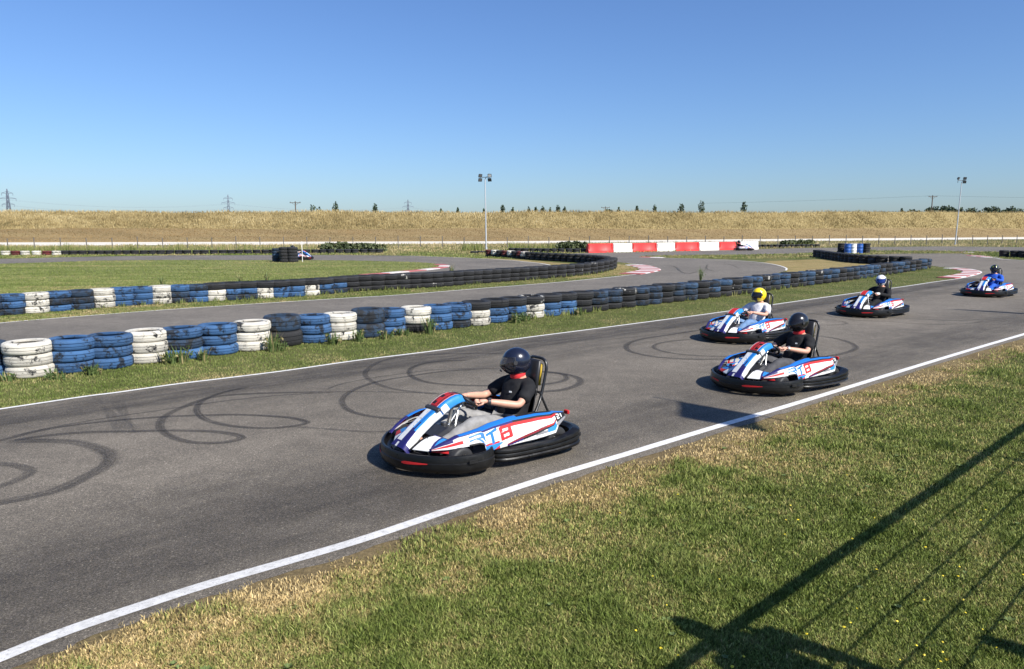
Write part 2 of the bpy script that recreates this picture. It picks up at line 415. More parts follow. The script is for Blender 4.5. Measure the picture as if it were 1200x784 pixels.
D_edge = [(-160, 361), (0, 350), (100, 344), (200, 337.5), (300, 332), (400, 325.3), (437, 322), (470, 319.4), (500, 316.8), (516, 314.8), (525, 312.9), (524.5, 311.7), (519, 310.2), (505, 308.5),
          (480, 306.9), (400, 305.2), (200, 304.7), (110, 305.6), (60, 307.5), (0, 309.2), (-160, 312)]
C_top = [(-160, 306), (0, 303.5), (100, 301), (200, 299.4), (400, 298.9), (480, 299.9), (545, 302.3), (590, 304.6), (612, 306.5), (635, 309), (646, 311.2), (648, 313), (644, 316)]
D_near = [(600, 322.5), (560, 326), (400, 337), (200, 350), (0, 364), (-160, 374)]
sheet('far_loop_road', GP(C_top)+GP(D_near)+GP(D_edge), .0066, M['asphalt2'])
sheet('infield', GP(D_edge[4:-1])+GP([(-150, 312), (-150, 352), (100, 346), (200, 339.5)]), .0022, M['infield'])
sheet('parched_verge', GP([(890, 309), (912, 311.5), (922, 314), (921, 318), (940, 324), (1000, 318), (1050, 313.5), (1020, 309.5), (980, 304.5), (955, 304), (900, 306)]), .0016, M['strawg'])
sheet('parched_verge', GP([(650, 313), (700, 309.5), (725, 309.5), (744, 313.5), (750, 318), (735, 321.5), (700, 324.5), (668, 327), (650, 322)]), .0018, M['strawg'])
sheet('parched_verge', GP([(548, 302), (572, 302.6), (612, 304.3), (650, 307.6), (700, 311), (660, 313.5), (646, 310.5), (630, 308), (600, 305.3)]), .0019, M['strawg'])
sheet('dry_verge', off(NEw, .10)+list(reversed([p+Vector((random.uniform(-.12, .12), random.uniform(-.12, .12), 0)) for p in off(NEw, .75)])), .002, M['soil'])

lw = ribbons('white_edge_line', [(NEw, .105, 1)], M['line'], .0085)
ribbons('white_edge_line', [(off(FEw, -.02), .075, 1), (catmull(GP(B_far), 5), .09, 1), (catmull(GP([(750, 301.6), (782, 302.6), (822, 303.5), (862, 305.2), (890, 307.5), (910, 310.6), (921, 314.2), (921, 317)]), 5), .10, 1),
        (catmull(GP(C_top[5:11]), 5), .12, 1), (catmull(GP([(1400, 311.5), (1200, 305.4), (1164, 302.4)]), 5), .12, 1)], M['line'], .0105)
def kerb(pts, wid, step=.8, z=.035):
    p = catmull(GP(pts), 6); L = [0]
    for i in range(1, len(p)): L.append(L[-1]+(p[i]-p[i-1]).length)
    n = max(2, int(L[-1]/step)); b = MB()
    def at(s):
        for i in range(1, len(p)):
            if L[i] >= s: t = (s-L[i-1])/max(1e-6, L[i]-L[i-1]); return p[i-1].lerp(p[i], t), (p[i]-p[i-1]).normalized()
        return p[-1], (p[-1]-p[-2]).normalized()
    for k in range(n):
        (a, ta), (c, tc_) = at(L[-1]*k/n), at(L[-1]*(k+1)/n)
        qa = Vector((-ta.y, ta.x, 0))*wid/2; qc = Vector((-tc_.y, tc_.x, 0))*wid/2; u = Vector((0, 0, z))
        vs = [a-qa, a+qa, c+qc, c-qc]; vs += [x+u for x in (a-qa*.86, a+qa*.86, c+qc*.86, c-qc*.86)]
        b.add(vs, [(4, 7, 6, 5), (0, 4, 5, 1), (2, 6, 7, 3), (1, 5, 6, 2), (3, 7, 4, 0)], k % 2)
    return struct(b.build('kerb', [M['kerb_r'], M['kerb_w']], None, False))
M['kerb_r'] = plain('kerb_red', (.36, .10, .095), .7, 0, .25, 6); M['kerb_w'] = plain('kerb_white', (.56, .51, .48), .7, 0, .2, 6)
M['kerb_p'] = plain('kerb_faded', (.52, .33, .31), .7, 0, .2, 6)
kerb([(1108, 326), (1122, 323.9), (1134, 321.4), (1138.5, 319.2), (1134, 316.9), (1124, 315.4), (1114, 314.4)], .85)
kerb([(738, 321.4), (752, 319), (761.5, 316.6), (760, 314.4), (752, 312), (743, 310.6)], 1.2)
kerb([(425, 322.6), (437, 321.7), (470, 318.9), (500, 316.1), (514, 314.2), (521.5, 312.6), (521, 311.5), (514, 310)], .7, 1.6)
kerb([(752, 301.3), (764, 301.6), (778, 302)], 1.0, 1.0)
kerb([(1124, 295.6), (1131, 295.8), (1138, 296)], 1.0, .9)
kerb([(1141, 299.6), (1150, 300.5), (1164, 302)], 1.2, .9)

# rubber marks, and one strip of painted shading
def P0(l): return [(x/3, 400+y/3) for x, y in l]
def P1(l): return [(380+x/3, 380+y/3) for x, y in l]
def P2(l): return [(700+x/2.4, 340+y/2.4) for x, y in l]
skids = [
 (P0([(-300, 400), (0, 350), (130, 318), (250, 297), (400, 280), (560, 268), (700, 262), (850, 260), (1000, 268), (1065, 280), (1075, 290), (1020, 301), (930, 307), (820, 300), (740, 283), (702, 262), (692, 235), (720, 205), (790, 180), (880, 160)]), .12, .75),
 (P0([(0, 345), (180, 305), (350, 275), (520, 250), (620, 235), (800, 210), (1000, 190), (1200, 180)]), .07, .55),
 (P0([(20, 355), (150, 335), (300, 322), (480, 318), (620, 315), (760, 320), (835, 332), (845, 345), (780, 358), (690, 358), (620, 345), (575, 320), (562, 295), (580, 265), (640, 235), (740, 200), (900, 185), (1200, 178)]), .14, .7),
 (P0([(20, 352), (180, 352), (270, 358), (345, 378), (385, 405), (370, 440), (300, 480), (200, 525), (100, 550), (-100, 590)]), .22, .65),
 (P0([(-60, 432), (0, 433), (60, 440), (103, 455), (85, 480), (0, 512), (-90, 535)]), .16, .6),
 (P1([(0, 235), (60, 212), (170, 190), (300, 172), (420, 160), (620, 157), (700, 158)]), .07, .5),
 (P1([(0, 240), (150, 238), (300, 242), (420, 246)]), .07, .45),
 (P1([(560, 160), (430, 166), (300, 184), (190, 203), (110, 230), (68, 258), (66, 285), (100, 310), (180, 328), (300, 335), (420, 333)]), .12, .7),
 (P1([(640, 106), (560, 103), (420, 106), (300, 112), (205, 130), (152, 160), (150, 190), (215, 222), (320, 240), (420, 246)]), .12, .6),
 (P1([(520, 128), (420, 131), (345, 141), (303, 160), (308, 185), (360, 205), (450, 215), (560, 218), (650, 218), (780, 212), (835, 202), (852, 190), (832, 176), (760, 168)]), .13, .75),
 (P1([(720, 240), (780, 238), (835, 233), (880, 220), (902, 203), (884, 187), (820, 173), (740, 166)]), .16, .75),
 (P1([(-120, 362), (0, 370), (60, 375), (140, 380), (220, 380), (330, 372)]), .09, .5),
 (P2([(300, 112), (200, 127), (120, 140), (84, 154), (90, 172), (150, 187), (250, 195), (380, 195), (500, 195), (610, 191), (690, 180), (727, 163), (700, 145), (640, 132), (560, 126)]), .15, .7),
 (P2([(290, 138), (205, 145), (164, 155), (165, 167), (220, 180), (310, 187), (420, 188)]), .12, .7),
 (P2([(520, 75), (600, 68), (700, 70), (800, 76), (900, 82), (1000, 86), (1100, 84)]), .13, .5),
 (P2([(560, 60), (640, 72), (720, 84), (820, 90), (930, 97), (1040, 95), (1090, 88)]), .13, .45),
 (P2([(540, 92), (620, 84), (680, 88), (700, 96), (640, 100), (560, 98)]), .13, .5),
 (P2([(0, 145), (100, 133), (250, 118), (400, 104)]), .08, .35),
 ([(820, 318), (806, 321), (797, 318), (790, 312.5), (776, 311)], .2, .6), ([(840, 319), (828, 315), (830, 309)], .18, .5), ([(868, 316), (858, 311), (846, 308)], .18, .4),
 ([(600, 362), (720, 352), (820, 345), (900, 335)], .25, .25),
 ([(1160, 336), (1080, 345), (980, 355), (880, 372), (760, 394), (640, 420), (480, 455), (300, 500), (60, 560)], 1.1, .11),
 ([(1150, 345), (1080, 352), (980, 366), (880, 385), (760, 412), (640, 445), (480, 490), (300, 545), (60, 620)], .8, .09),
 ([(-100, 492), (140, 458), (340, 432), (520, 410), (700, 385), (847, 367), (916, 357)], None, .0)]
sk = []
for p, wd, st in skids:
    if wd is None: continue
    sk.append((catmull(GP(p), 8), wd*.88 if wd < .5 else wd, st*.72 if wd < .5 else st*.66))
fo = [p for p in off(FEw[:-40], .62)]
sk.append((fo, 1.25, .40)); sk.append((catmull(GP([(-150, 745), (60, 690), (220, 640), (380, 592), (520, 556)]), 8), 2.6, .16)); ni = off(NEw, -.75); sk.append((ni, 1.5, .2)); sk.append((off(NEw, -1.3), 2.4, .10)); sk.append(([p for p in off(FEw[:-40], 1.5)], 1.9, .16))  # wide lower-left strip paints view-angle darkening into the road, no rubber there
ribbons('rubber_and_painted_shading_on_road', sk, M['skid'], .0062)

# ------------------------------------------------------------------ bank and pale track
def lin(tab, x):
    if x <= tab[0][0]: a, b = tab[0], tab[1]
    elif x >= tab[-1][0]: a, b = tab[-2], tab[-1]
    else:
        for a, b in zip(tab, tab[1:]):
            if x <= b[0]: break
    return a[1]+(b[1]-a[1])*(x-a[0])/(b[0]-a[0])
xs = list(range(-500, 1801, 20))
near = [(0, 288.2), (590, 285.6), (1130, 280.9)]; far = [(0, 284.2), (590, 282.8), (1130, 278.4)]
def clampx(x): return x
trk = MB(); bank = MB(); low = []; mid_ = []; top = []; back = []
for x in xs:
    a = G(x, lin(near, x)); b = G(x, lin(far, x))
    low.append(b)
    mid_.append(b+Vector((0, 6.5, 2.15+.12*math.sin(x*.013)))); dd = b.y+15
    z = H+(267-249.3)/FPX*dd/math.cos(TH)
    top.append(Vector((b.x+ (x-600)/FPX*15, b.y+15, z+.1*math.sin(x*.02)+.07*math.sin(x*.053)))); back.append(Vector((top[-1].x, b.y+30, 0)))
A = [G(x, lin(near, x)) for x in xs]
trk.add([p+Vector((0, 0, .012)) for p in A+low], [(i, i+1, len(xs)+i+1, len(xs)+i) for i in range(len(xs)-1)])
struct(trk.build('gravel_track', M['track'], None, False))
n = len(xs)
bank.add([*low, *mid_, *top, *back], [(r*n+i, r*n+i+1, (r+1)*n+i+1, (r+1)*n+i) for r in range(3) for i in range(n-1)], [r for r in (0, 1, 1) for i in range(n-1)])
struct(bank.build('embankment', [M['bank_low'], M['bank_up']], None, True))

# ------------------------------------------------------------------ grass blades
def vnoise(x, y, s, seed):
    x = x*s; y = y*s; xi = np.floor(x).astype(np.int64); yi = np.floor(y).astype(np.int64); fx = x-xi; fy = y-yi
    fx = fx*fx*(3-2*fx); fy = fy*fy*(3-2*fy)
    def h(a, b):
        k = (a*374761393+b*668265263+seed*974711) & 0x7fffffff
        k = ((k ^ (k >> 13))*1274126177) & 0x7fffffff
        return ((k ^ (k >> 16)) & 0xffff)/65535.
    return (h(xi, yi)*(1-fx)+h(xi+1, yi)*fx)*(1-fy)+(h(xi, yi+1)*(1-fx)+h(xi+1, yi+1)*fx)*fy
def fbm(x, y, s, seed): return .5*vnoise(x, y, s, seed)+.3*vnoise(x, y, s*2.1, seed+1)+.2*vnoise(x, y, s*4.7, seed+2)
def inpoly(x, y, poly):
    c = np.zeros(len(x), bool); n = len(poly)
    for i in range(n):
        x0, y0 = poly[i][0], poly[i][1]; x1, y1 = poly[i-1][0], poly[i-1][1]
        if y0 == y1: continue
        c ^= ((y0 > y) != (y1 > y)) & (x < (x1-x0)*(y-y0)/(y1-y0)+x0)
    return c
def polydist(x, y, line):
    d = np.full(len(x), 1e9)
    for a, b in zip(line, line[1:]):
        ux, uy = b[0]-a[0], b[1]-a[1]; L = ux*ux+uy*uy+1e-9
        t = np.clip(((x-a[0])*ux+(y-a[1])*uy)/L, 0, 1)
        d = np.minimum(d, np.hypot(x-a[0]-t*ux, y-a[1]-t*uy))
    return d
def blades(name, x, y, z, h, wd, col, lean=.55):
    """one grass leaf per entry, bent once, all in one mesh of ground cover"""
    n = len(x); a = RNG.uniform(0, 2*np.pi, n); b = RNG.uniform(0, 2*np.pi, n); l = RNG.uniform(.1, 1, n)*lean*h
    wx = np.cos(a)*wd/2; wy = np.sin(a)*wd/2; lx = np.cos(b)*l; ly = np.sin(b)*l
    v = np.empty((n, 5, 3), np.float32)
    v[:, 0] = np.stack([x-wx, y-wy, z], 1); v[:, 1] = np.stack([x+wx, y+wy, z], 1)
    v[:, 2] = np.stack([x+wx*.7+lx*.35, y+wy*.7+ly*.35, z+h*.62], 1); v[:, 3] = np.stack([x-wx*.7+lx*.35, y-wy*.7+ly*.35, z+h*.62], 1)
    v[:, 4] = np.stack([x+lx, y+ly, z+h], 1)
    base = (np.arange(n)*5)[:, None]
    quad = base+np.array([0, 1, 2, 3]); tri = base+np.array([3, 2, 4])
    loops = np.concatenate([quad, tri], 1).reshape(-1).astype(np.int32)
    me = bpy.data.meshes.new(name); me.vertices.add(n*5); me.vertices.foreach_set('co', v.reshape(-1))
    me.loops.add(n*7); me.loops.foreach_set('vertex_index', loops)
    me.polygons.add(n*2); st = (np.arange(n)*7)[:, None]+np.array([0, 4]); me.polygons.foreach_set('loop_start', st.reshape(-1).astype(np.int32))
    me.update(calc_edges=True); me.validate()
    ca = me.color_attributes.new('Col', 'FLOAT_COLOR', 'POINT')
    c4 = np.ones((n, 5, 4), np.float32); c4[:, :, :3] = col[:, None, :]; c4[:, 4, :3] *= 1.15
    ca.data.foreach_set('color', c4.reshape(-1)); me.materials.append(M['blade'])
    o = bpy.data.objects.new(name, me); COL.objects.link(o); return stuff(o)
def mixcol(t, cols):
    t = np.clip(t, 0, .9999)*(len(cols)-1); i = t.astype(int); f = (t-i)[:, None]; c = np.array(cols)
    return c[i]*(1-f)+c[np.minimum(i+1, len(cols)-1)]*f
GREENS = [(.115, .155, .034), (.17, .205, .054), (.235, .262, .085), (.33, .28, .12), (.43, .335, .165), (.54, .43, .235)]
def pxs(n, x0, x1, y0, y1):
    px = RNG.uniform(x0, x1, n); py = RNG.uniform(y0, y1, n)
    return Gn(px, py)
# near lawn
X, Y = pxs(950000, -120, 1420, 388, 850)
lawn = [*off(NEw, .13), Vector((40, 5, 0)), Vector((30, -5, 0)), Vector((-8, -1, 0))]
k = inpoly(X, Y, lawn); X, Y = X[k], Y[k]
nd = polydist(X, Y, NEw[::2])
fray = fbm(X, Y, 2.2, 11)
k = RNG.uniform(0, 1, len(X)) < np.clip((nd-.10-.35*(fray-.25))/.35, .0, 1); X, Y, nd = X[k], Y[k], nd[k]
dist = np.hypot(X, Y)
big = fbm(X, Y, .55, 3); med = fbm(X, Y, 2.6, 5); sml = fbm(X, Y, 9, 8)
fin = fbm(X, Y, 16, 9)
dry = .21+.40*(big-.5)+.50*(med-.5)+.40*(sml-.5)+.45*(fin-.5)+.78*np.exp(-(nd/.95)**2)*(.30+1.25*med)+.05*np.exp(-nd/2.2)+RNG.normal(0, .17, len(X))
tuft = np.clip((fbm(X, Y, 1.7, 21)-.56)*6, 0, 1)
hgt = RNG.uniform(.012, .030, len(X))*(.75+.6*sml)*(1+1.0*tuft)*np.where(dry > .75, .8, 1)*(1+.05*dist*.4)
wid = RNG.uniform(.004, .0085, len(X))*(1+dist*.07)
colr = mixcol(dry*.95-.22*tuft, GREENS)*np.array([1.16, 1.13, 1.04])*RNG.uniform(.42, 1.5, (len(X), 1))
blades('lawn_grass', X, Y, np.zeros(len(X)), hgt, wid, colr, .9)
print('lawn blades', len(X))
# strip between the main road and the near tyre wall
X, Y = pxs(420000, -100, 1160, 300, 505)
strip = [*FEw[:-30], *GP([(1100, 316), (1080, 317), (1000, 328.5), (880, 342.5), (760, 358), (600, 377), (480, 391), (300, 414), (180, 428), (90, 440), (0, 449), (-160, 468)])]
strip2 = [*off(FEw, -.05), *GP([(1070, 310), (1040, 316), (1000, 325), (880, 338), (760, 352), (600, 370), (480, 383), (300, 405), (180, 418), (90, 429), (0, 438), (-160, 455)])]
k = inpoly(X, Y, strip2); X, Y = X[k], Y[k]; fd = polydist(X, Y, FEw[::2]); dist = np.hypot(X, Y)
dry = .27+.7*(fbm(X, Y, .7, 31)-.5)+.9*(fbm(X, Y, 3, 33)-.5)+.25*np.exp(-(fd/.25)**2)+RNG.normal(0, .15, len(X))
inside = np.clip((fd-1.1)/.5, 0, 1)
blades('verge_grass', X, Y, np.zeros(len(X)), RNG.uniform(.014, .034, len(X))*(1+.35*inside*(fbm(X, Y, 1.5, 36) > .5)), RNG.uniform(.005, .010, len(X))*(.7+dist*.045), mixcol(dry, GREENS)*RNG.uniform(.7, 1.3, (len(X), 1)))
# strip of the second wall, infield, far verges
X, Y = pxs(330000, -100, 790, 300, 398)
strip3 = [*GP(B_far), *GP([(720, 309), (718, 313), (700, 319), (640, 325.5), (560, 332), (400, 342), (200, 355), (0, 368), (-160, 379)])]
k = inpoly(X, Y, strip3); X, Y = X[k], Y[k]; dist = np.hypot(X, Y)
dry = .36+.9*(fbm(X, Y, .7, 41)-.5)+.9*(fbm(X, Y, 3, 43)-.5)+.3*(X > 5)+RNG.normal(0, .15, len(X))
blades('verge_grass', X, Y, np.zeros(len(X)), RNG.uniform(.02, .045, len(X)), RNG.uniform(.008, .014, len(X))*(.7+dist*.03), mixcol(dry, GREENS)*RNG.uniform(.7, 1.3, (len(X), 1)))
X, Y = pxs(160000, -100, 540, 304, 352)
k = inpoly(X, Y, GP(D_edge)); X, Y = X[k], Y[k]; dist = np.hypot(X, Y)
dry = .33+.8*(fbm(X*.2, Y, .9, 51)-.5)+.5*(fbm(X, Y, 2, 53)-.5)+.5*np.clip((X+7)/5, 0, 1)*np.clip((Y-40)/8, 0, 1)+RNG.normal(0, .1, len(X))
blades('infield_grass', X, Y, np.full(len(X), .002), RNG.uniform(.02, .05, len(X)), RNG.uniform(.012, .022, len(X))*(.6+dist*.025), mixcol(dry, GREENS)*RNG.uniform(.8, 1.2, (len(X), 1)))
X, Y = pxs(160000, -100, 1300, 281, 303)
ok = np.ones(len(X), bool)
for poly in (GP(E_top)+GP(E_bot), GP(C_top)+GP(D_near)+GP(D_edge), [p for p in mainroad], GP(B_far)+GP([(700, 304.5), (690, 300), (740, 299.6)])+GP(B_right)+GP(B_near), GP(D_edge)): ok &= ~inpoly(X, Y, poly)
trp = [*A, *reversed(low)]; ok &= ~inpoly(X, Y, trp)
lowy = np.interp(X, [p.x for p in A], [p.y for p in A]); ok &= Y < lowy
X, Y = X[ok], Y[ok]; fn_ = np.clip((Y-62)/30, 0, 1)
dry = .33+.9*(fbm(X, Y, .25, 61)-.5)+.9*(fbm(X, Y, 1.1, 63)-.5)+.5*fn_+RNG.normal(0, .12, len(X))
blades('rough_grass', X, Y, np.zeros(len(X)), RNG.uniform(.03, .10, len(X))*(1+2.2*fn_*(fbm(X, Y, .4, 66) > .5)), RNG.uniform(.04, .09, len(X)), mixcol(dry, GREENS)*RNG.uniform(.7, 1.3, (len(X), 1)))
# tall dry grass on the bank
STRAW = [(.07, .075, .03), (.14, .12, .05), (.24, .18, .08), (.35, .27, .125), (.45, .36, .18), (.54, .45, .25)]
n = 150000
u = RNG.uniform(0, len(xs)-1.001, n); i = u.astype(int); f = u-i; t = RNG.uniform(0, 1.05, n)
L_ = np.array([p[:] for p in mid_]); T_ = np.array([p[:] for p in top]); Lo = np.array([p[:] for p in low])
def lerp(Aa): return Aa[i]*(1-f)[:, None]+Aa[i+1]*f[:, None]
Pm = lerp(L_)*(1-t)[:, None]+lerp(T_)*t[:, None]; Pm[:, 2] -= .05
X, Y = Pm[:, 0], Pm[:, 1]
q = .58+.75*(fbm(X, Y*1.5, .09, 71)-.5)+.6*(fbm(X, Y, .9, 73)-.5)+.12*t+RNG.normal(0, .14, n)
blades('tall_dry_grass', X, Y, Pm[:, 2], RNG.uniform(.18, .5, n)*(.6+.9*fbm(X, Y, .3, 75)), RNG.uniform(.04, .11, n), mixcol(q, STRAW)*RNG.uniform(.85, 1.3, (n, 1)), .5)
n = 60000
u = RNG.uniform(0, len(xs)-1.001, n); i = u.astype(int); f = u-i; t = RNG.uniform(0, 1, n)
Pm = lerp(Lo)*(1-t)[:, None]+lerp(L_)*t[:, None]
X, Y = Pm[:, 0], Pm[:, 1]
q = .34+.8*(fbm(X*.12, Y, .6, 81)-.5)+.4*(fbm(X, Y, .8, 83)-.5)+.40*np.exp(-(t/.12)**2)+RNG.normal(0, .1, n)
blades('mown_dry_grass', X, Y, Pm[:, 2]-.02, RNG.uniform(.05, .16, n), RNG.uniform(.05, .12, n), mixcol(q, STRAW)*np.array([1.02, .88, .8])*RNG.uniform(.75, 1.2, (n, 1)), .8)
M['weedg0'] = plain('lawn_leaf', (.10, .14, .035), .7)
# yellow flowers in the lawn
fl = MB()
for _ in range(150):
    px, py = random.uniform(640, 1260), random.uniform(560, 800)
    if random.random() > (px-600)/620*(.4+.6*(py-520)/280): continue
    p = G(px, py); e = Vector(((p-NEw[0])[:2])); r_ = random.uniform(.006, .011); tz = random.uniform(.035, .06)
    ring = [p+Vector((math.cos(a_)*r_, math.sin(a_)*r_, tz+random.uniform(-.003, .003))) for a_ in np.linspace(0, 2*math.pi, 7)[:-1]]
    fl.add(ring+[p+Vector((0, 0, tz+.006))], [(k_, (k_+1) % 6, 6) for k_ in range(6)], 0)
    fl.tube([p, p+Vector((0, 0, tz))], .0015, 4, mi=1)
for _ in range(110):
    px, py = random.uniform(60, 1290), random.uniform(430, 800); p = G(px, py)
    if not inpoly(np.array([p.x]), np.array([p.y]), [q_[:] for q_ in off(NEw, .45)]+[(40, 5), (30, -5), (-8, -1)])[0]: continue
    rr_ = random.uniform(.02, .045)
    for k_ in range(random.randint(4, 8)):
        a_ = k_*.9+random.uniform(0, .5); d_ = Vector((math.cos(a_), math.sin(a_), 0)); e_ = Vector((-d_.y, d_.x, 0)); b_ = p+Vector((0, 0, .012))
        fl.add([b_, b_+d_*rr_*.5+e_*rr_*.25+Vector((0, 0, .02)), b_+d_*rr_+Vector((0, 0, .022)), b_+d_*rr_*.5-e_*rr_*.25+Vector((0, 0, .02))], [(0, 1, 2, 3)], 1)
stuff(fl.build('lawn_flowers_and_leaves', [plain('yellow_petal', (.6, .47, .02), .6), M['weedg0']]))

# ------------------------------------------------------------------ tyres
def tyre_mesh(Rr, wd, nm):
    b = MB(); q = wd/.185; e = Rr-.35
    pr = [(.215, .035), (.215, .012), (.25, .0), (.305, .002), (.327, .010), (.341, .026), (.349, .050), (.350, .060), (.339, .063), (.339, .071), (.350, .074), (.351, .088),
          (.351, .097), (.350, .111), (.339, .114), (.339, .122), (.350, .125), (.349, .135), (.341, .159), (.327, .175), (.305, .183), (.25, .185), (.215, .173), (.215, .15), (.30, .14), (.32, .0925), (.30, .045)]
    pr = [(r+e, z*q) for r, z in pr]
    seg = 44; b.lathe(pr, seg, closed=True)
    o = b.build(nm, M['T_K'], None, True, 50); me = o.data; bpy.data.objects.remove(o)
    ul = me.uv_layers.new(name='UVMap'); npr = len(pr)
    for lp in me.loops:
        vi = lp.vertex_index; ul.data[lp.index].uv = ((vi//npr)/seg*2.2, (vi % npr)/npr)
    return me
TM = {}
def tyre(kind, shape):
    k = (kind, shape)
    if k not in TM:
        b0 = [x for x in TM if x[1] == shape]
        me = TM[b0[0]].copy() if b0 else tyre_mesh(*{'n': (.35, .185), 'w': (.365, .205), 't': (.36, .30), 's': (.335, .18)}[shape], 'tyre')
        me.materials.clear(); me.materials.append(M['T_'+kind]); TM[k] = me
    return TM[k]
NAMEC = {'W': 'white', 'B': 'blue', 'E': 'dull blue', 'D': 'faded blue', 'K': 'black', 'P': 'patchy white', 'R': 'dark red'}
ORD = ['first', 'second', 'third', 'fourth', 'fifth', 'sixth', 'seventh', 'eighth', 'ninth', 'tenth', 'eleventh', 'twelfth', 'thirteenth', 'fourteenth', 'fifteenth', 'sixteenth', 'seventeenth', 'eighteenth', 'nineteenth']
def ordn(i):
    i += 1
    if i < 20: return ORD[i-1]
    t_, o_ = divmod(i, 10); T_ = {2: 'twent', 3: 'thirt', 4: 'fort', 5: 'fift', 6: 'sixt', 7: 'sevent', 8: 'eight'}[t_]
    return T_+'ieth' if o_ == 0 else T_+'y-'+ORD[o_-1]
def describe(code):
    u = []
    for c in code:
        if not u or u[-1] != NAMEC[c]: u.append(NAMEC[c])
    if len(set(code)) == 1: return NAMEC[code[0]]
    u = list(dict.fromkeys(u))
    if len(u) > 2: return u[0]+' topped mixed'
    return ' over '.join(u)
def stack(p, code, label, group, shapes=None):
    t = thing('tyre_stack', label, 'tyre stack', p, random.uniform(0, 6.28), group); z = 0
    for i, c in enumerate(reversed(code)):
        sh = (shapes or 'n'*len(code))[len(code)-1-i]
        o = bpy.data.objects.new('tyre', tyre(c, sh)); COL.objects.link(o); o.parent = t
        o.location = (random.uniform(-.02, .02), random.uniform(-.02, .02), z)
        o.rotation_euler = (random.uniform(-.012, .012), random.uniform(-.012, .012), random.uniform(0, 6.28))
        z += {'n': .186, 'w': .206, 't': .302, 's': .181}[sh]*.985
    return t
def back_off(p, d=.35):
    q = Vector((p.x, p.y, 0)).normalized(); return p+q*d
row1 = [(-72, 451, 'BBB'), (-20, 446, 'DDB'), (36.5, 444, 'WWW'), (86, 438.5, 'BBB'), (130, 433.5, 'BBB'), (174, 427, 'WWW'), (216, 422.5, 'BDB'), (257, 417, 'BBB'), (295.5, 412.5, 'WWW'), (333, 407, 'Dk'), (368.5, 403, 'BBB'),
 (399, 400, 'WWW'), (432, 396.5, 'Dd'), (458, 393.2, 'BBB'), (487, 390, 'WWK'), (513, 387.5, 'BBB'), (535.5, 385, 'BBD'), (558, 382.5, 'KWW'), (580, 379, 'KBB'), (601, 376.3, 'KBD'), (622, 373.7, 'PWW'),
 (642, 371, 'KBB'), (660.5, 369, 'KBB'), (679.5, 367, 'KKK'), (698, 364.8, 'DDK'), (715, 362.6, 'DDK'), (731, 360.8, 'PKK'), (747, 358.8, 'DKD'), (762.5, 357, 'DDD'), (776, 355.4, 'KKK'), (790, 353.8, 'DDK'),
 (804.5, 352.3, 'BDD'), (818, 350.7, 'KKK'), (832, 349, 'DBK'), (845, 347.5, 'BKK'), (857.5, 346, 'KPK'), (869.5, 344.5, 'DBK'), (881, 342.7, 'BDD'), (891.5, 341.2, 'PKK'), (903, 339.7, 'DDK'),
 (914.5, 338.2, 'BDD'), (924.5, 336.9, 'KPK'), (934, 335.8, 'DDK'), (944, 334.6, 'BDD'), (954, 333.4, 'PKK'), (964, 332.2, 'DBK'), (973, 331, 'BDK'), (981.5, 329.8, 'KKK'), (990, 328.7, 'DKK'),
 (998, 327.6, 'DDK'), (1006, 326.5, 'DBD'), (1014, 325.4, 'BBD'), (1021, 324.4, 'BDD'), (1028.5, 323.3, 'KDK'), (1036, 322.2, 'KKK'), (1043, 321.1, 'DDK'), (1050, 320, 'BDD'), (1057, 319, 'DBK'),
 (1064, 318, 'KDD'), (1071, 317, 'KKK'), (1078, 316, 'BDD'), (1083.5, 314.6, 'DDK')]
G1 = 'tyre stacks of the near wall'
for i, (px, py, code) in enumerate(row1):
    if i > 22: code = code.replace('B', 'E')
    sh = ''.join('t' if c.islower() or (len(code) == 2) else ('w' if (j == 0 and c in 'KP' and i > 16) else 'n') for j, c in enumerate(code))
    code = code.upper()
    stack(back_off(G(px, py)), code, f"{describe(code)} tyre stack, {ordn(i)} from left in near wall", G1, sh)
row2 = [(-40, 374.5, 'BBB'), (-13, 372.3, 'DDD'), (14, 370, 'BBD'), (42, 367.8, 'WWW'), (70, 365.6, 'BDB'), (96, 363.4, 'DDD'), (121, 361.4, 'WWW'), (145, 359.6, 'BBB'), (167, 358.2, 'BBB'), (189, 357, 'WWW'), (211, 355.9, 'BDD'), (231.5, 354.9, 'DBB'),
 (252, 353.7, 'KWW'), (272, 352.3, 'KBD'), (291, 351.3, 'KBD'), (309.5, 350.4, 'KWW'), (328, 349.4, 'KBB'), (346, 348.2, 'KBB'), (363, 347, 'KWW'), (380, 345.5, 'KBD'), (395.5, 343.9, 'KBD'), (410, 342.5, 'KKK'), (425.5, 341.3, 'KKK'),
 (441, 340.4, 'KKK'), (456, 339.7, 'KKK'), (470.5, 339, 'PKK'), (484, 338.2, 'KKK'), (497, 337.5, 'KKK'), (509.5, 336.8, 'KKP'), (521.5, 335.9, 'KKK'), (533.5, 334.9, 'KPK'), (545, 333.9, 'KKK'), (556, 333, 'KKK'), (567, 332.2, 'KKK'),
 (578, 331.3, 'KKK'), (589, 330.5, 'KKK'), (600, 329.7, 'KKK'), (611, 328.9, 'KKK'), (622, 328, 'KKK'), (633, 327.1, 'KKK'), (644, 326.2, 'KKK'), (655, 325.3, 'KKK'), (665, 324.4, 'KKK'), (675, 323.4, 'KPK'), (684, 322.4, 'KKK'),
 (692.5, 321.2, 'PKK'), (700, 319.9, 'KKK'), (706.5, 318.5, 'KKK'), (711.5, 317, 'KKK'), (715, 315.3, 'KKK'), (716.5, 313.4, 'KKK')]
G2 = 'tyre stacks of the second wall'
for i, (px, py, code) in enumerate(row2):
    sh = ''.join('w' if (j == 0 and c in 'KP') else 'n' for j, c in enumerate(code))
    stack(back_off(G(px, py)), code, f"{describe(code)} tyre stack, {ordn(i)} from left in second wall", G2, sh)
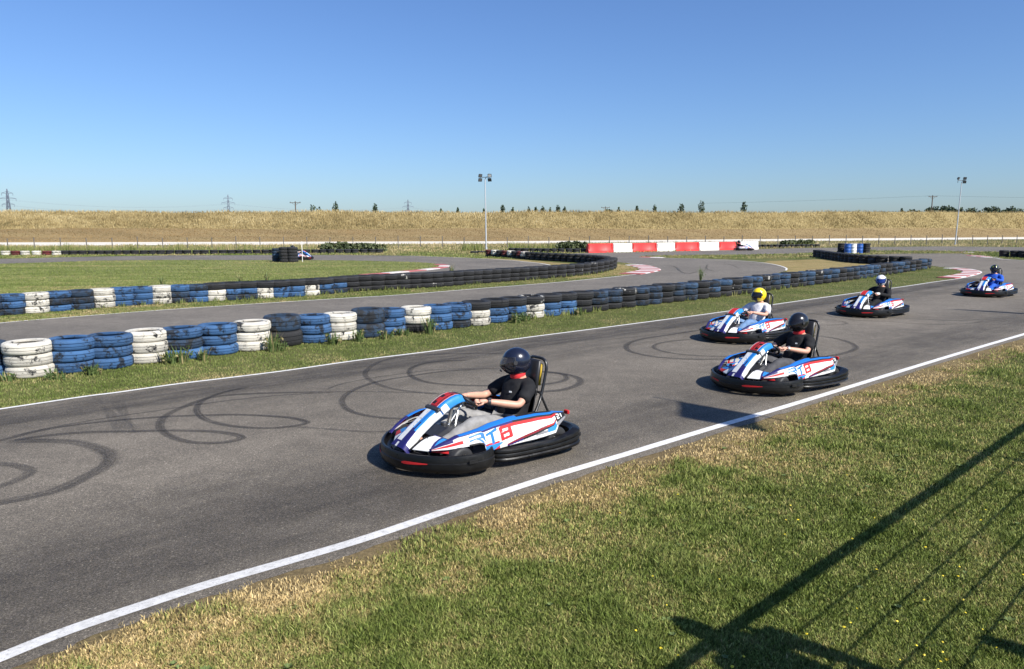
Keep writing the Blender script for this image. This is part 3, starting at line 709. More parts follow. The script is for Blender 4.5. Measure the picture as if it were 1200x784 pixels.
def autorow(pts, codes, text, group, step=.72, w_=False):
    p = catmull(GP(pts), 6); L = [0]
    for i in range(1, len(p)): L.append(L[-1]+(p[i]-p[i-1]).length)
    s = 0; i = 0
    while s <= L[-1]:
        for k in range(1, len(p)):
            if L[k] >= s: break
        q = p[k-1].lerp(p[k], (s-L[k-1])/max(1e-6, L[k]-L[k-1])); code = codes[i % len(codes)]
        q = back_off(q)+Vector((random.uniform(-.05, .05), random.uniform(-.05, .05), 0))
        stack(q, code, f"{describe(code)} tyre stack, {ordn(i)} {text}", group)
        s += step; i += 1
    return i
autorow([(957, 301), (975, 304.2), (1000, 307.8), (1026, 309.8), (1055, 310.9), (1076, 311.6)], ['KKK', 'KKK', 'KDK'], 'from left, back of near hairpin', 'tyre stacks behind the near hairpin')
autorow([(574, 300.9), (590, 301.8), (607, 302.9), (622, 304.2)], ['RRK', 'WWK', 'KKK'], 'from left in mixed hairpin row', 'red white and black stacks by the lamp mast', .75)
autorow([(627, 304.7), (640, 305.6), (660, 306.7), (680, 307.9), (697, 309.3), (709, 310.8)], ['KKK'], 'from left, back of second hairpin', 'black stacks behind the second hairpin')
autorow([(76, 298.7), (200, 298.2), (320, 297.4), (445, 296.7)], ['KK'], 'from left in far wall by the fence', 'far black wall along the fence')
for i, (px, c) in enumerate([(-10, 'R'), (7, 'W'), (18.5, 'R'), (29.5, 'W'), (43, 'W'), (55, 'R'), (66.5, 'W')]):
    stack(back_off(G(px, 299.2)), c+c, f"{NAMEC[c]} low tyre stack, {ordn(i)} from left beyond the infield", 'white and red stacks beyond the infield')
autorow([(556, 296.8), (574, 296.4)], ['K'], 'single tyre from the left beside the lamp mast foot', 'loose tyres beside the lamp mast')
autorow([(600, 295.2), (640, 295.8), (686, 296.2)], ['KK'], 'from the left in the black row beside red barrier', 'black row beside the barriers')
autorow([(889, 290.4), (925, 290.2), (962, 289.8)], ['KK'], 'from the left in the black row right of barriers', 'black row right of the barriers')
autorow([(1177, 301.6), (1205, 302.6), (1245, 304.5)], ['KKK'], 'from the left in the wall at the right edge', 'black wall at the right edge')
stack(G(325.5, 306.6), 'DDEDD', 'tall blue tyre stack at left beside two tall black stacks on infield edge', None)
stack(G(334, 307.2), 'KKKKK', 'tall black tyre stack touching the blue one on infield edge', None, 'wwwww')
stack(G(343.2, 307.2), 'KKKKK', 'tall black tyre stack in front of the far white kart', None, 'wwwww')
stack(G(985.5, 296.4), 'KKKKK', 'tall black tyre stack left of the upright drums', None, 'sssss')
stack(G(1015, 296.6), 'KKKKK', 'tall black tyre stack right of the upright drums', None, 'sssss')
for px, c, lab in ((993, 'drum_b', 'blue upright drum standing left of the white drum'), (999.5, 'b_white', 'white upright drum between two blue drums'), (1007, 'drum_b', 'blue upright drum standing right of the white drum')):
    t = thing('drum', lab, 'drum', G(px, 296.8), 0, 'drums between tall tyre stacks'); b = MB()
    b.lathe([(0, .0), (.28, 0), (.29, .02), (.285, .05), (.285, .27), (.297, .29), (.285, .31), (.285, .57), (.297, .59), (.285, .61), (.285, .83), (.29, .86), (.27, .87), (.26, .855), (0, .855)], 28)
    b.build('barrel_body', M[c], t); b = MB(); b.lathe([(0, .856), (.035, .856), (.035, .875), (0, .88)], 10, (.17, 0, 0)); b.build('bung', M['steel'], t)

# ------------------------------------------------------------------ plastic barriers
bar = [(688, 717, 296.2, 'b_red'), (717.5, 739.5, 295.7, 'b_white'), (740, 768, 295.1, 'b_red'), (768.5, 789.5, 294.7, 'b_white'), (790, 817.5, 294, 'b_red'), (818, 841, 293.4, 'b_white'), (841.5, 865.5, 292.8, 'b_red'), (866, 887, 292.3, 'b_white')]
for i, (x0, x1, y, mt) in enumerate(bar):
    a = G(x0, y); c = G(x1, lin([(688, 296.3), (887, 292.2)], x1)); a = G(x0, lin([(688, 296.3), (887, 292.2)], x0)); mdp = (a+c)/2; L = (c-a).length-.03
    rz = math.atan2(c.y-a.y, c.x-a.x)
    o = MB(); hh = .84
    for k in range(1): pass
    secs = []
    prof = [(-.25, 0), (.25, 0), (.25, .2), (.17, .34), (.14, hh-.03), (.11, hh), (-.11, hh), (-.14, hh-.03), (-.17, .34), (-.25, .2)]
    for s_, sc in ((-L/2, .9), (-L/2+.05, 1), (-L*.18, 1), (-L*.17, .93), (L*.17, .93), (L*.18, 1), (L/2-.05, 1), (L/2, .9)):
        secs.append([(s_, y_*sc, z_) for y_, z_ in prof])
    o.loft(secs)
    col = 'red' if mt == 'b_red' else 'white'
    t = thing('track_barrier', f"{col} plastic water barrier, {ordn(i//2)} {col} one from the left in the chequered run", 'barrier', mdp, rz, 'red and white barriers at the far bend')
    o.build('barrier_body', M[mt], t, True, 30)
    for e_ in (1, -1): b = MB(); b.box((e_*(L/2-.09), -.19, .55), (.1, .05, .5), bev=.01); b.build('coupling_lug', M[mt], t, False)
    b = MB(); b.lathe([(0, hh), (.06, hh), (.06, hh+.02), (0, hh+.025)], 12, (L*.3, 0, 0)); b.build('filler_cap', M['lampbody'], t)

# ------------------------------------------------------------------ masts, poles, pylons, fence
def mast(p, hgt, lamps, lab, tilt):
    t = thing('floodlight_mast', lab, 'floodlight mast', p, 0, 'floodlight masts along the fence'); t.rotation_euler = (0, tilt, 0)
    b = MB(); b.tube([(0, 0, 0), (0, 0, hgt*.5), (0, 0, hgt-.5)], [.085, .07, .05], 12); b.tube([(0, 0, 0), (0, 0, .25)], .13, 12); b.build('pole', M['mast'], t)
    b = MB(); b.tube([(0, 0, hgt-.55), (.12, 0, hgt-.25), (.3, 0, hgt-.25)], .03, 8); b.tube([(-.55, 0, hgt-.28), (.55, 0, hgt-.28)], .03, 8); b.tube([(-.52, 0, hgt+.1), (-.52, 0, hgt-.6)], .03, 8); b.tube([(.42, 0, hgt+.1), (.42, 0, hgt-.6)], .03, 8); b.build('crossarm', M['lampbody'], t)
    for (lx, lz, rz) in lamps:
        b = MB(); b.loft([[(sx*.2*k, y_, sz*.17*k) for sx, sz in ((-1, -1), (1, -1), (1, 1), (-1, 1))] for y_, k in ((.12, .55), (0, 1), (-.06, 1.04))])
        o = b.build('floodlight', M['lampbody'], t, False); o.location = (lx, -.12, hgt+lz); o.rotation_euler = (R(20), 0, rz)
        b = MB(); b.box((0, -.068, 0), (.32, .012, .26)); b.build('lamp_lens', M['lampwhite'] if (lx > .4 and lz > -.2) else M['lampglass'], o, False)
pL = G(569.8, 292.6); hL = (AT(569, 204.5, pL.y)).z
mast(pL, hL, [(-.5, -.12, .5), (-.52, -.55, .4), (.5, -.12, -.2), (.5, -.55, -.4)], 'grey floodlight mast with four lamps near the hairpin tyres', -.012)
pR = G(1119.3, 287); hR = (AT(1121, 209, pR.y)).z
mast(pR, hR, [(-.55, -.02, .6), (.3, .0, -.2), (.3, -.48, -.3)], 'grey floodlight mast with three lamps at the right of the fence', .02)
def telegraph(px, py, d, aw, lab):
    p = AT(px, py, d); t = thing('telegraph_pole', lab, 'telegraph pole', (p.x, p.y, 0), 0, 'telegraph poles beyond the bank'); b = MB()
    b.tube([(0, 0, 0), (0, 0, p.z+.15)], [.19, .13], 10); b.build('pole', M['wood'], t)
    b = MB(); b.box((0, -.16, p.z-.25), (aw, .12, .16)); b.tube([(-aw*.3, -.1, p.z-.3), (0, -.1, p.z-1)], .035, 6); b.tube([(aw*.3, -.1, p.z-.3), (0, -.1, p.z-1)], .035, 6); b.build('crossarm', M['wood'], t, False)
    for x_ in (-aw*.45, 0, aw*.45):
        b = MB(); b.lathe([(0, 0), (.05, 0), (.09, .05), (.05, .12), (.09, .17), (.0, .26)], 8, (x_, -.16, p.z-.17)); b.build('insulator', M['lampbody'], t)
    return p
telegraph(346, 236.5, 200, 2.9, 'dark telegraph pole with crossarm left of the leftmost poplars')
telegraph(709.5, 242.5, 260, 3.0, 'dark telegraph pole low on the skyline between the middle poplars')
pT = telegraph(1093, 229.5, 225, 2.6, 'tall telegraph pole in front of the right-hand treeline')
wl = MB()
for k, dz in ((-1.1, 0), (1.1, 0), (0, 0)):
    for sx, dy in ((1, -10), (-1, 35)):
        pts = [(pT.x+k*.9+sx*60*s_/12, pT.y+dy*s_/12, pT.z+.05-2.2*(1-(1-2*min(1, s_/12)*.5)**2)*.5) for s_ in range(13)]
        wl.tube(pts, .008, 4)
tag(wl.build('overhead_wire', M['lampbody']), 'thin overhead wires sagging either side of the tall telegraph pole', 'wire')
def pylon(px, py, hgt, lab):
    # height fixed, distance from how tall it looks
    d = (hgt-H)*FPX/(267-py)*math.cos(TH); p = AT(px, py, d); t = thing('pylon', lab, 'pylon', (p.x, p.y, 0), .3, 'electricity pylons on the horizon')
    b = MB(); W = .34; hs = [0, .2, .36, .5, .62, .74, .86, 1.0]; ws = [3.6, 2.7, 2.1, 1.6, 1.2, .95, .75, .15]
    for sx, sy in ((1, 1), (1, -1), (-1, -1), (-1, 1)):
        b.tube([(sx*w_, sy*w_, h_*hgt) for h_, w_ in zip(hs, ws)], W, 4)
    for k in range(7):
        for (ax, ay), (bx, by) in (((1, 1), (1, -1)), ((1, -1), (-1, -1)), ((-1, -1), (-1, 1)), ((-1, 1), (1, 1))):
            b.tube([(ax*ws[k], ay*ws[k], hs[k]*hgt), (bx*ws[k+1], by*ws[k+1], hs[k+1]*hgt)], W*.6, 4)
            b.tube([(bx*ws[k], by*ws[k], hs[k]*hgt), (ax*ws[k+1], ay*ws[k+1], hs[k+1]*hgt)], W*.6, 4)
    b.build('lattice_tower', M['pylon'], t, False)
    for h_, aw in ((.62, 5.5), (.76, 7.5), (.89, 5)):
        b = MB(); z = h_*hgt
        for s_ in (-1, 1):
            b.tube([(0, .7, z), (s_*aw, 0, z+.3)], W*.8, 4); b.tube([(0, -.7, z), (s_*aw, 0, z+.3)], W*.8, 4); b.tube([(0, 0, z+2.2), (s_*aw, 0, z+.3)], W*.7, 4); b.tube([(s_*aw, 0, z+.3), (s_*aw, 0, z-2.2)], W*.6, 4)
        b.build('crossarm', M['pylon'], t, False)
    return p
PY = [pylon(8, 223, 42, 'grey lattice pylon at the far left of the skyline'), pylon(267, 229.5, 42, 'grey lattice pylon above the bank, second from the left'), pylon(478, 235, 42, 'faint grey lattice pylon right of the leftmost poplars')]
wl = MB()
ends = [PY[0]+(PY[0]-PY[1])*1.0]+PY+[PY[2]+(PY[2]-PY[1])*1.0]
for a, c in zip(ends, ends[1:]):
    for h_, aw in ((.60, 5.5), (.74, 7.5)):
        for s_ in (-1, 1):
            pts = []
            for k in range(15):
                u_ = k/14; q = a.lerp(c, u_); pts.append((q.x+s_*aw*.3, q.y+s_*aw*.9, 42*h_-6*4*u_*(1-u_)))
            wl.tube(pts, .05, 4)
tag(wl.build('power_line', M['pylon']), 'thin power lines strung between the grey pylons on the left skyline', 'power line')
ft = thing('wire_fence', 'low post and wire fence running along the far side of the circuit', 'fence', G(600, 291))
FP = [(-60, 293.6), (0, 292.8), (300, 291.3), (600, 290), (900, 288.2), (1200, 286.2), (1300, 285.5)]
fp = [Vector(p) for p in GP(FP)]; L = [0]
for a, c in zip(fp, fp[1:]): L.append(L[-1]+(c-a).length)
s = 0; posts = []
while s < L[-1]:
    for k in range(1, len(fp)):
        if L[k] >= s: break
    posts.append(fp[k-1].lerp(fp[k], (s-L[k-1])/(L[k]-L[k-1]))-ft.location); s += 2.55
pb = MB(); pb.tube([(0, 0, 0), (0, 0, 1.28)], .05, 6); po = pb.build('fence_post', M['fence'], ft); po.location = posts[0]
for q in posts[1:99]:
    o = po.copy(); COL.objects.link(o); o.parent = ft; o.location = q; o.scale = (1, 1, random.uniform(.92, 1.1))
for hz in (.25, .6, .95, 1.2):
    b = MB(); b.tube([(q.x, q.y-.04, hz) for q in posts], .007, 4); b.build('fence_wire', M['fence'], ft)
fm = MB()
# ------------------------------------------------------------------ trees, hedges, weeds
def crown_mb(n, cx, cz, rx, rz, leaf, lobes):
    b = MB()
    for _ in range(n):
        lx, ly, lz, lr = random.choice(lobes)
        while True:
            v = Vector((random.uniform(-1, 1), random.uniform(-1, 1), random.uniform(-1, 1)))
            if .35 < v.length < 1: break
        p = Vector((lx+v.x*lr[0], ly+v.y*lr[0], lz+v.z*lr[1]))
        e = Euler((random.uniform(0, 6), random.uniform(0, 6), random.uniform(0, 6))).to_matrix(); s_ = leaf*random.uniform(.5, 1.2)
        b.add([p+e @ Vector(q)*s_ for q in ((-.5, -.3, 0), (.5, -.35, .1), (.6, .3, 0), (0, .6, -.1), (-.5, .3, .05))], [(0, 1, 2, 3, 4)])
    return b
def tree(p, hgt, wid, kind, label, group, leaf=.55, n=420):
    t = thing('poplar_tree' if kind == 'poplar' else ('hedge' if kind == 'hedge' else 'tree'), label, 'tree' if kind != 'hedge' else 'hedge', p, random.uniform(0, 6) if kind != 'hedge' else 0, group)
    b = MB()
    if kind == 'poplar':
        b.tube([(0, 0, 0), (.05, 0, hgt*.4), (0, .05, hgt*.9)], [.028*hgt*.6, .02*hgt*.6, .004*hgt], 8)
        lob = [(random.uniform(-.12, .12)*wid, random.uniform(-.12, .12)*wid, hgt*z, (wid*.5*k*random.uniform(.85, 1.1), hgt*.11)) for z, k in ((.28, .6), (.38, .8), (.48, .95), (.58, 1), (.67, 1), (.75, 1), (.82, .9), (.89, .68))]
    elif kind == 'hedge':
        for k in range(5): b.tube([(wid*(k-2)/5, 0, 0), (wid*(k-2)/5+.1, .1, hgt*.6)], [.05, .02], 6)
        lob = [(wid*(k/11-.5)*.9, random.uniform(-.3, .3), hgt*random.uniform(.35, .55), (wid*.09+.15, hgt*random.uniform(.3, .45))) for k in range(12)]
    else:
        b.tube([(0, 0, 0), (.2, .1, hgt*.35), (.1, .2, hgt*.7)], [.035*hgt, .025*hgt, .01*hgt], 8)
        for a_ in range(5): b.tube([(0, 0, hgt*.3), (math.cos(a_*1.3)*wid*.3, math.sin(a_*1.3)*wid*.3, hgt*.6)], [.015*hgt, .005*hgt], 6)
        lob = [(random.uniform(-.32, .32)*wid, random.uniform(-.32, .32)*wid, hgt*random.uniform(.45, .86), (wid*random.uniform(.22, .34), hgt*random.uniform(.1, .15))) for _ in range(11)]
    b.build('trunk', M['bark'], t); c = crown_mb(n, 0, 0, wid, hgt, leaf, lob); c.build('crown', M['leaf2'] if kind == 'hedge' else M['leaf'], t, False)
    return t
pop = [(393, 236.3, 8), (439.5, 238, 7.5), (517, 244, 4.2), (536, 243.4, 4.5), (567, 244, 3.4), (589, 239.8, 8), (601, 242.2, 4.6), (619.5, 242, 4.6), (628, 242.2, 4.6), (636, 241.3, 5.4), (644.7, 243, 4.4), (653.6, 239.5, 6.5),
       (661.7, 241.5, 4.6), (725, 242.6, 5), (747, 241, 5.5), (768, 239.8, 6), (799, 238.2, 9), (823, 234.3, 8.5), (872, 236, 9), (1057.5, 244, 4.5)]
for i, (px, py, wp) in enumerate(pop):
    d = random.uniform(380, 440); p = AT(px, py, d)
    size = 'broad' if wp >= 7.5 else ('small' if wp < 4.45 else 'slim')
    tree((p.x, p.y, 0), p.z, wp*d/FPX*.95, 'poplar', f"{size} dark poplar, {ordn(i)} from the left along the skyline behind the bank", 'poplars behind the bank', .62)
for i, (px, py, wp) in enumerate([(371, 239.5, 12), (713, 242.8, 8), (1073, 241.3, 14), (1093, 238.5, 15), (1106, 236.8, 17), (1114, 240, 11), (1126, 243, 11), (1137, 242, 13), (1150, 243, 12), (1161, 240, 13), (1172, 242.5, 14), (1181, 241.5, 12), (1192, 242.5, 13), (1207, 242, 14), (1222, 241, 16)]):
    d = random.uniform(330, 380); p = AT(px, py, d)
    lab = ['ragged grey green tree left of the leftmost poplars', 'small round tree beside the low telegraph pole'][i] if i < 2 else f"round dark green tree, {ordn(i-2)} from the left in the right-hand treeline"
    tree((p.x, p.y, 0), p.z, wp*d/FPX*1.25, 'tree', lab, 'broad trees behind the bank', .8, 520 if i else 200)
tree((AT(1008, 245, 360).x, 360, 0), AT(1008, 245.2, 360).z, 26*360/FPX, 'hedge', 'low dark hedge on the skyline between poplars and right-hand treeline', None, .8, 500)
for px0, px1, yb, h_, lab in ((372, 446, 296.0, 1.05, 'overgrown green hedge behind the far black tyre wall'), (920, 957, 288.5, .95, 'leafy green bush behind the black tyres right of the barriers'), (655, 688, 293.6, 1.0, 'tall weedy bush behind the black row left of the red barrier')):
    a = G(px0, yb); c = G(px1, yb); mdp = (a+c)/2+Vector((0, 1.2, 0))
    tree(mdp, h_*.95, (c-a).length, 'hedge', lab, None, .22, 1500)
def weed(p, hgt, n, lab, group, spread=.14, dry=.2):
    b = MB()
    for _ in range(n):
        a_ = random.uniform(0, 6.28); r_ = random.uniform(0, spread); q = Vector((math.cos(a_)*r_, math.sin(a_)*r_*.6, 0)); h_ = hgt*random.uniform(.4, 1)
        d_ = Vector((math.cos(a_), math.sin(a_), 0))*h_*random.uniform(.1, .55); w_ = random.uniform(.006, .013); sd = Vector((-math.sin(a_), math.cos(a_), 0))*w_
        mi = 1 if random.random() < dry else 0
        b.add([q-sd, q+sd, q+d_*.4+sd*.9+Vector((0, 0, h_*.6)), q+d_*.4-sd*.9+Vector((0, 0, h_*.6)), q+d_+Vector((0, 0, h_))], [(0, 1, 2, 3), (3, 2, 4)], mi)
        if random.random() < .3:
            for k in range(3):
                c_ = q+d_*random.uniform(.2, .8)+Vector((0, 0, h_*random.uniform(.3, .9))); e = Euler((random.uniform(0, 6), random.uniform(0, 6), 0)).to_matrix()
                b.add([c_+e @ Vector(v)*.035 for v in ((-1, 0, 0), (0, -.5, .1), (1, 0, 0), (0, .5, .1))], [(0, 1, 2, 3)], mi)
    o = b.build('weed_clump', [M['weedg'], M['weedd']], None, False); o.location = p
    return tag(o, lab, 'weed', group)
M['weedg'] = leaf_mat('weed_leaf', (.05, .09, .02), (.11, .15, .04)); M['weedd'] = leaf_mat('dry_weed', (.2, .17, .07), (.3, .25, .11))
W1 = [(8, 449, .2, 'left of the first white near stack'), (66, 447, .22, 'between the leftmost white and blue near stacks'), (109, 441, .25, 'between the two leftmost blue near stacks'), (199, 428, .33, 'right of the second white near stack'),
      (212, 427, .42, 'in front of the blue near stack right of second white'), (238, 424, .3, 'between the third and fourth blue near stacks'), (318, 414, .5, 'right of the third white near stack'), (326, 413, .35, 'in front of the tall dark blue near stack'),
      (392, 405, .32, 'left foot of the fourth white near stack'), (421, 402, .36, 'left of the second tall dark blue near stack'), (452, 399, .28, 'left foot of the bright blue near stack'), (503, 393, .55, 'right of the black based white near stack'),
      (472, 395, .25, 'left of the black based white near stack'), (605, 380, .35, 'in front of the first faded blue bottomed near stack'), (616, 378, .3, 'left of the patchy white topped near stack'), (676, 371, .3, 'at the first all black near stack')]
for px, py, h_, lab in W1: weed(G(px, py-1.5), h_*.85, 48, 'green weed clump '+lab, 'weeds at the near tyre wall')
wx = MB()
X_, Y_ = [], []
for (row, y0) in ((row1[20:], 1.0), (row2, .6)):
    for px, py, _c in row:
        for _ in range(26):
            q = G(px+random.uniform(-7, 7), py+y0*random.uniform(-.2, .9)); X_.append(q.x); Y_.append(q.y)
X_ = np.array(X_); Y_ = np.array(Y_)
kk = fbm(X_, Y_, .5, 91) > .45; X_, Y_ = X_[kk], Y_[kk]
blades('weeds_along_tyre_walls', X_, Y_, np.zeros(len(X_)), RNG.uniform(.05, .2, len(X_)), RNG.uniform(.012, .03, len(X_)), mixcol(RNG.uniform(.0, .55, len(X_)), GREENS), .5)
X, Y = [], []
for (x0, x1, y, nn_) in ((0, 75, 297.6, 1300), (75, 215, 296.6, 1500), (215, 372, 296.2, 700), (541, 566, 294.5, 350), (596, 690, 293.2, 1500), (925, 955, 288.8, 300)):
    for _ in range(nn_):
        q = G(random.uniform(x0, x1), y-random.uniform(0, 1.4)); X.append(q.x); Y.append(q.y)
X = np.array(X); Y = np.array(Y)
blades('tall_weeds_by_fence', X, Y, np.zeros(len(X)), RNG.uniform(.25, .95, len(X))*(.5+fbm(X, Y, .45, 95)), RNG.uniform(.02, .06, len(X)), mixcol(RNG.uniform(.05, .62, len(X)), GREENS), .45)
for px, py, h_, lab in ((191, 336, .5, 'on the infield behind the fourth white second wall stack'), (281.5, 331.5, .45, 'on the infield behind the black topped second wall'), (313, 330.5, .5, 'on the infield right of the other tall stem'),
                        (821, 329.5, .75, 'behind the near wall by the middle bend'), (529, 322, .7, 'behind the second wall at the kerb end')):
    weed(G(px, py), h_, 26, 'upright weed stalk '+lab, 'upright weed stalks', .07, .35)
t = thing('marker_post', 'thin pale upright post standing beside the far white kart', 'post', G(354.5, 306.8)); b = MB(); b.tube([(0, 0, 0), (0, 0, 1.3)], .022, 8); b.build('post_shaft', M['b_white'], t)
b = MB(); b.box((0, 0, 1.33), (.1, .04, .08), bev=.01); b.build('marker_plate', M['b_white'], t, False)
# ------------------------------------------------------------------ people
LV = 2
def skin_mesh(verts, edges, radii, lv=2, root=0):
    me = bpy.data.meshes.new('tmp'); me.from_pydata([tuple(v) for v in verts], edges, [])
    o = bpy.data.objects.new('tmp', me); COL.objects.link(o)
    o.modifiers.new('s', 'SKIN'); sub = o.modifiers.new('u', 'SUBSURF'); sub.levels = lv; sub.render_levels = lv
    if not me.skin_vertices: 
        bpy.context.view_layer.objects.active = o; bpy.ops.mesh.customdata_skin_add()
    sv = me.skin_vertices[0].data
    for i, r_ in enumerate(radii):
        sv[i].radius = (r_, r_) if not isinstance(r_, tuple) else r_
        sv[i].use_root = (i == root)
    dg = bpy.context.evaluated_depsgraph_get(); out = bpy.data.meshes.new_from_object(o.evaluated_get(dg))
    bpy.data.objects.remove(o); return out
def folds(me, amp=.006, sc=12):
    for v in me.vertices:
        p = v.co*sc; q = mnoise.noise(Vector((p.x, p.y, p.z*1.8))); q2 = mnoise.noise(Vector((p.z*1.6+9, p.x*.7, p.y*.7)))
        v.co += v.normal*amp*((1-abs(q)*2.2)*.6+q2*.7)
    me.update(); return me
def chain(b, pts, rad, lv=2, mi=0):
    b.mesh_in(skin_mesh(pts, [(i, i+1) for i in range(len(pts)-1)], rad, lv), mi)
def hand(b, wrist, dirn, up, side, grip=True, mi=0):
    """palm, four bent fingers of unequal length and a thumb leaving the side of the palm"""
    wrist = Vector(wrist); d = Vector(dirn).normalized(); u = Vector(up); u = (u-d*u.dot(d)).normalized(); s_ = d.cross(u)*side
    palm = wrist+d*.045
    chain(b, [wrist-d*.02, wrist+d*.02, palm, palm+d*.035], [.024, .027, (.036, .022), (.034, .018)], 2, mi)
    for k, (o_, L_) in enumerate(((-.027, .058), (-.009, .068), (.009, .064), (.026, .05))):
        a0 = palm+d*.02+s_*o_; a1 = a0+d*(.022+L_*.3)+u*.004
        if grip: a2 = a1+d*L_*.12-u*L_*.42; a3 = a2-d*L_*.40-u*L_*.05
        else: a2 = a1+d*L_*.35-u*L_*.15; a3 = a2+d*L_*.22-u*L_*.2
        chain(b, [a0, a1, a2, a3], [.0095, .009, .0085, .007], 1, mi)
    t0 = wrist+d*.025-s_*.02; t1 = t0+d*.025-s_*.028-u*.008
    t2 = t1+d*.03-u*.02+s_*(.012 if grip else 0); chain(b, [t0, t1, t2, t2+d*.012-u*.012+s_*.01], [.013, .011, .0095, .008], 1, mi)
def face(b, c, fwd, mi=0):
    pass
def head_mesh(b, c, yaw=0, pitch=0, mi_skin=0, mi_eye=1):
    """head with brow, nose, lips, chin and ears; x forward"""
    Rm = Matrix.Translation(Vector(c)) @ Matrix.Rotation(yaw, 4, 'Z') @ Matrix.Rotation(pitch, 4, 'Y')
    t = MB(); nu, nv = 28, 22; vs = []
    for j in range(nv+1):
        p = math.pi*j/nv; z = math.cos(p)
        for i in range(nu):
            a_ = 2*math.pi*i/nu; x, y = math.sin(p)*math.cos(a_), math.sin(p)*math.sin(a_)
            r_ = 1.0; X_ = x*.096*r_; Y_ = y*.074*r_; Z_ = z*.117
            if z < 0: Y_ *= 1+.28*z; X_ = X_*(1+.12*z)+.018*(-z)
            fr = max(0, math.cos(a_))**8*math.sin(p)
            nose = max(0, 1-abs(z+.13)/.22); X_ += .026*fr**2*nose*max(0, math.cos(a_))**20
            X_ += .006*fr*max(0, 1-abs(z-.18)/.1); X_ += .007*fr*max(0, 1-abs(z+.5)/.09); X_ += .012*fr*max(0, 1-abs(z+.85)/.15)
            eye = max(0, 1-abs(z-.02)/.12)*max(0, 1-abs(abs(math.atan2(y, x))-.38)/.2); X_ -= .012*eye
            vs.append(Rm @ Vector((X_, Y_, Z_)))
    fs = [(j*nu+i, (j+1)*nu+i, (j+1)*nu+(i+1) % nu, j*nu+(i+1) % nu) for j in range(nv) for i in range(nu)]
    b.add(vs, fs, mi_skin)
    for s_ in (-1, 1):
        tmp = MB(); tmp.ell((.079, s_*.031, .004), (.011, .013, .009), 10, 8); b.add([Rm @ Vector(v) for v in tmp.v], tmp.f, mi_eye)
        tmp = MB(); tmp.ell((-.005, s_*.077, -.01), (.018, .009, .03), 10, 8); b.add([Rm @ Vector(v) for v in tmp.v], tmp.f, mi_skin)
    tmp = MB(); tmp.ell((.082, 0, -.062), (.014, .022, .006), 10, 6); b.add([Rm @ Vector(v) for v in tmp.v], tmp.f, mi_eye+1)
M['eye'] = plain('eye', (.05, .035, .03), .2); M['lip'] = plain('lip', (.42, .16, .13), .5)
m, nt, bs = newmat('clear_visor'); M['visor'] = m
bs.inputs['Base Color'].default_value = (.02, .02, .022, 1); bs.inputs['Roughness'].default_value = .06; bs.inputs['Alpha'].default_value = .5
bs.inputs['Coat Weight'].default_value = .6
m, nt, bs = newmat('dark_visor'); M['visor_dark'] = m
bs.inputs['Base Color'].default_value = (.015, .014, .016, 1); bs.inputs['Roughness'].default_value = .05; bs.inputs['Alpha'].default_value = .93
m, nt, bs = newmat('blue_visor'); M['visor_blue'] = m
bs.inputs['Base Color'].default_value = (.01, .03, .16, 1); bs.inputs['Roughness'].default_value = .08
def helmet_mat(name, c, c2=None, scale=9, thr=.52, ):
    m, nt, bs = newmat(name); n = noise(nt, scale, 1, .3, None, 1.5)
    if c2: nt.links.new(ramp(nt, n.outputs['Fac'], [(thr, c), (thr+.02, c2)]).outputs[0], bs.inputs['Base Color'])
    else: nt.links.new(ramp(nt, n.outputs['Fac'], [(.3, c), (.7, tuple(x*1.15 for x in c))]).outputs[0], bs.inputs['Base Color'])
    bs.inputs['Roughness'].default_value = .22; bs.inputs['Coat Weight'].default_value = .5; bs.inputs['Coat Roughness'].default_value = .05
    return m
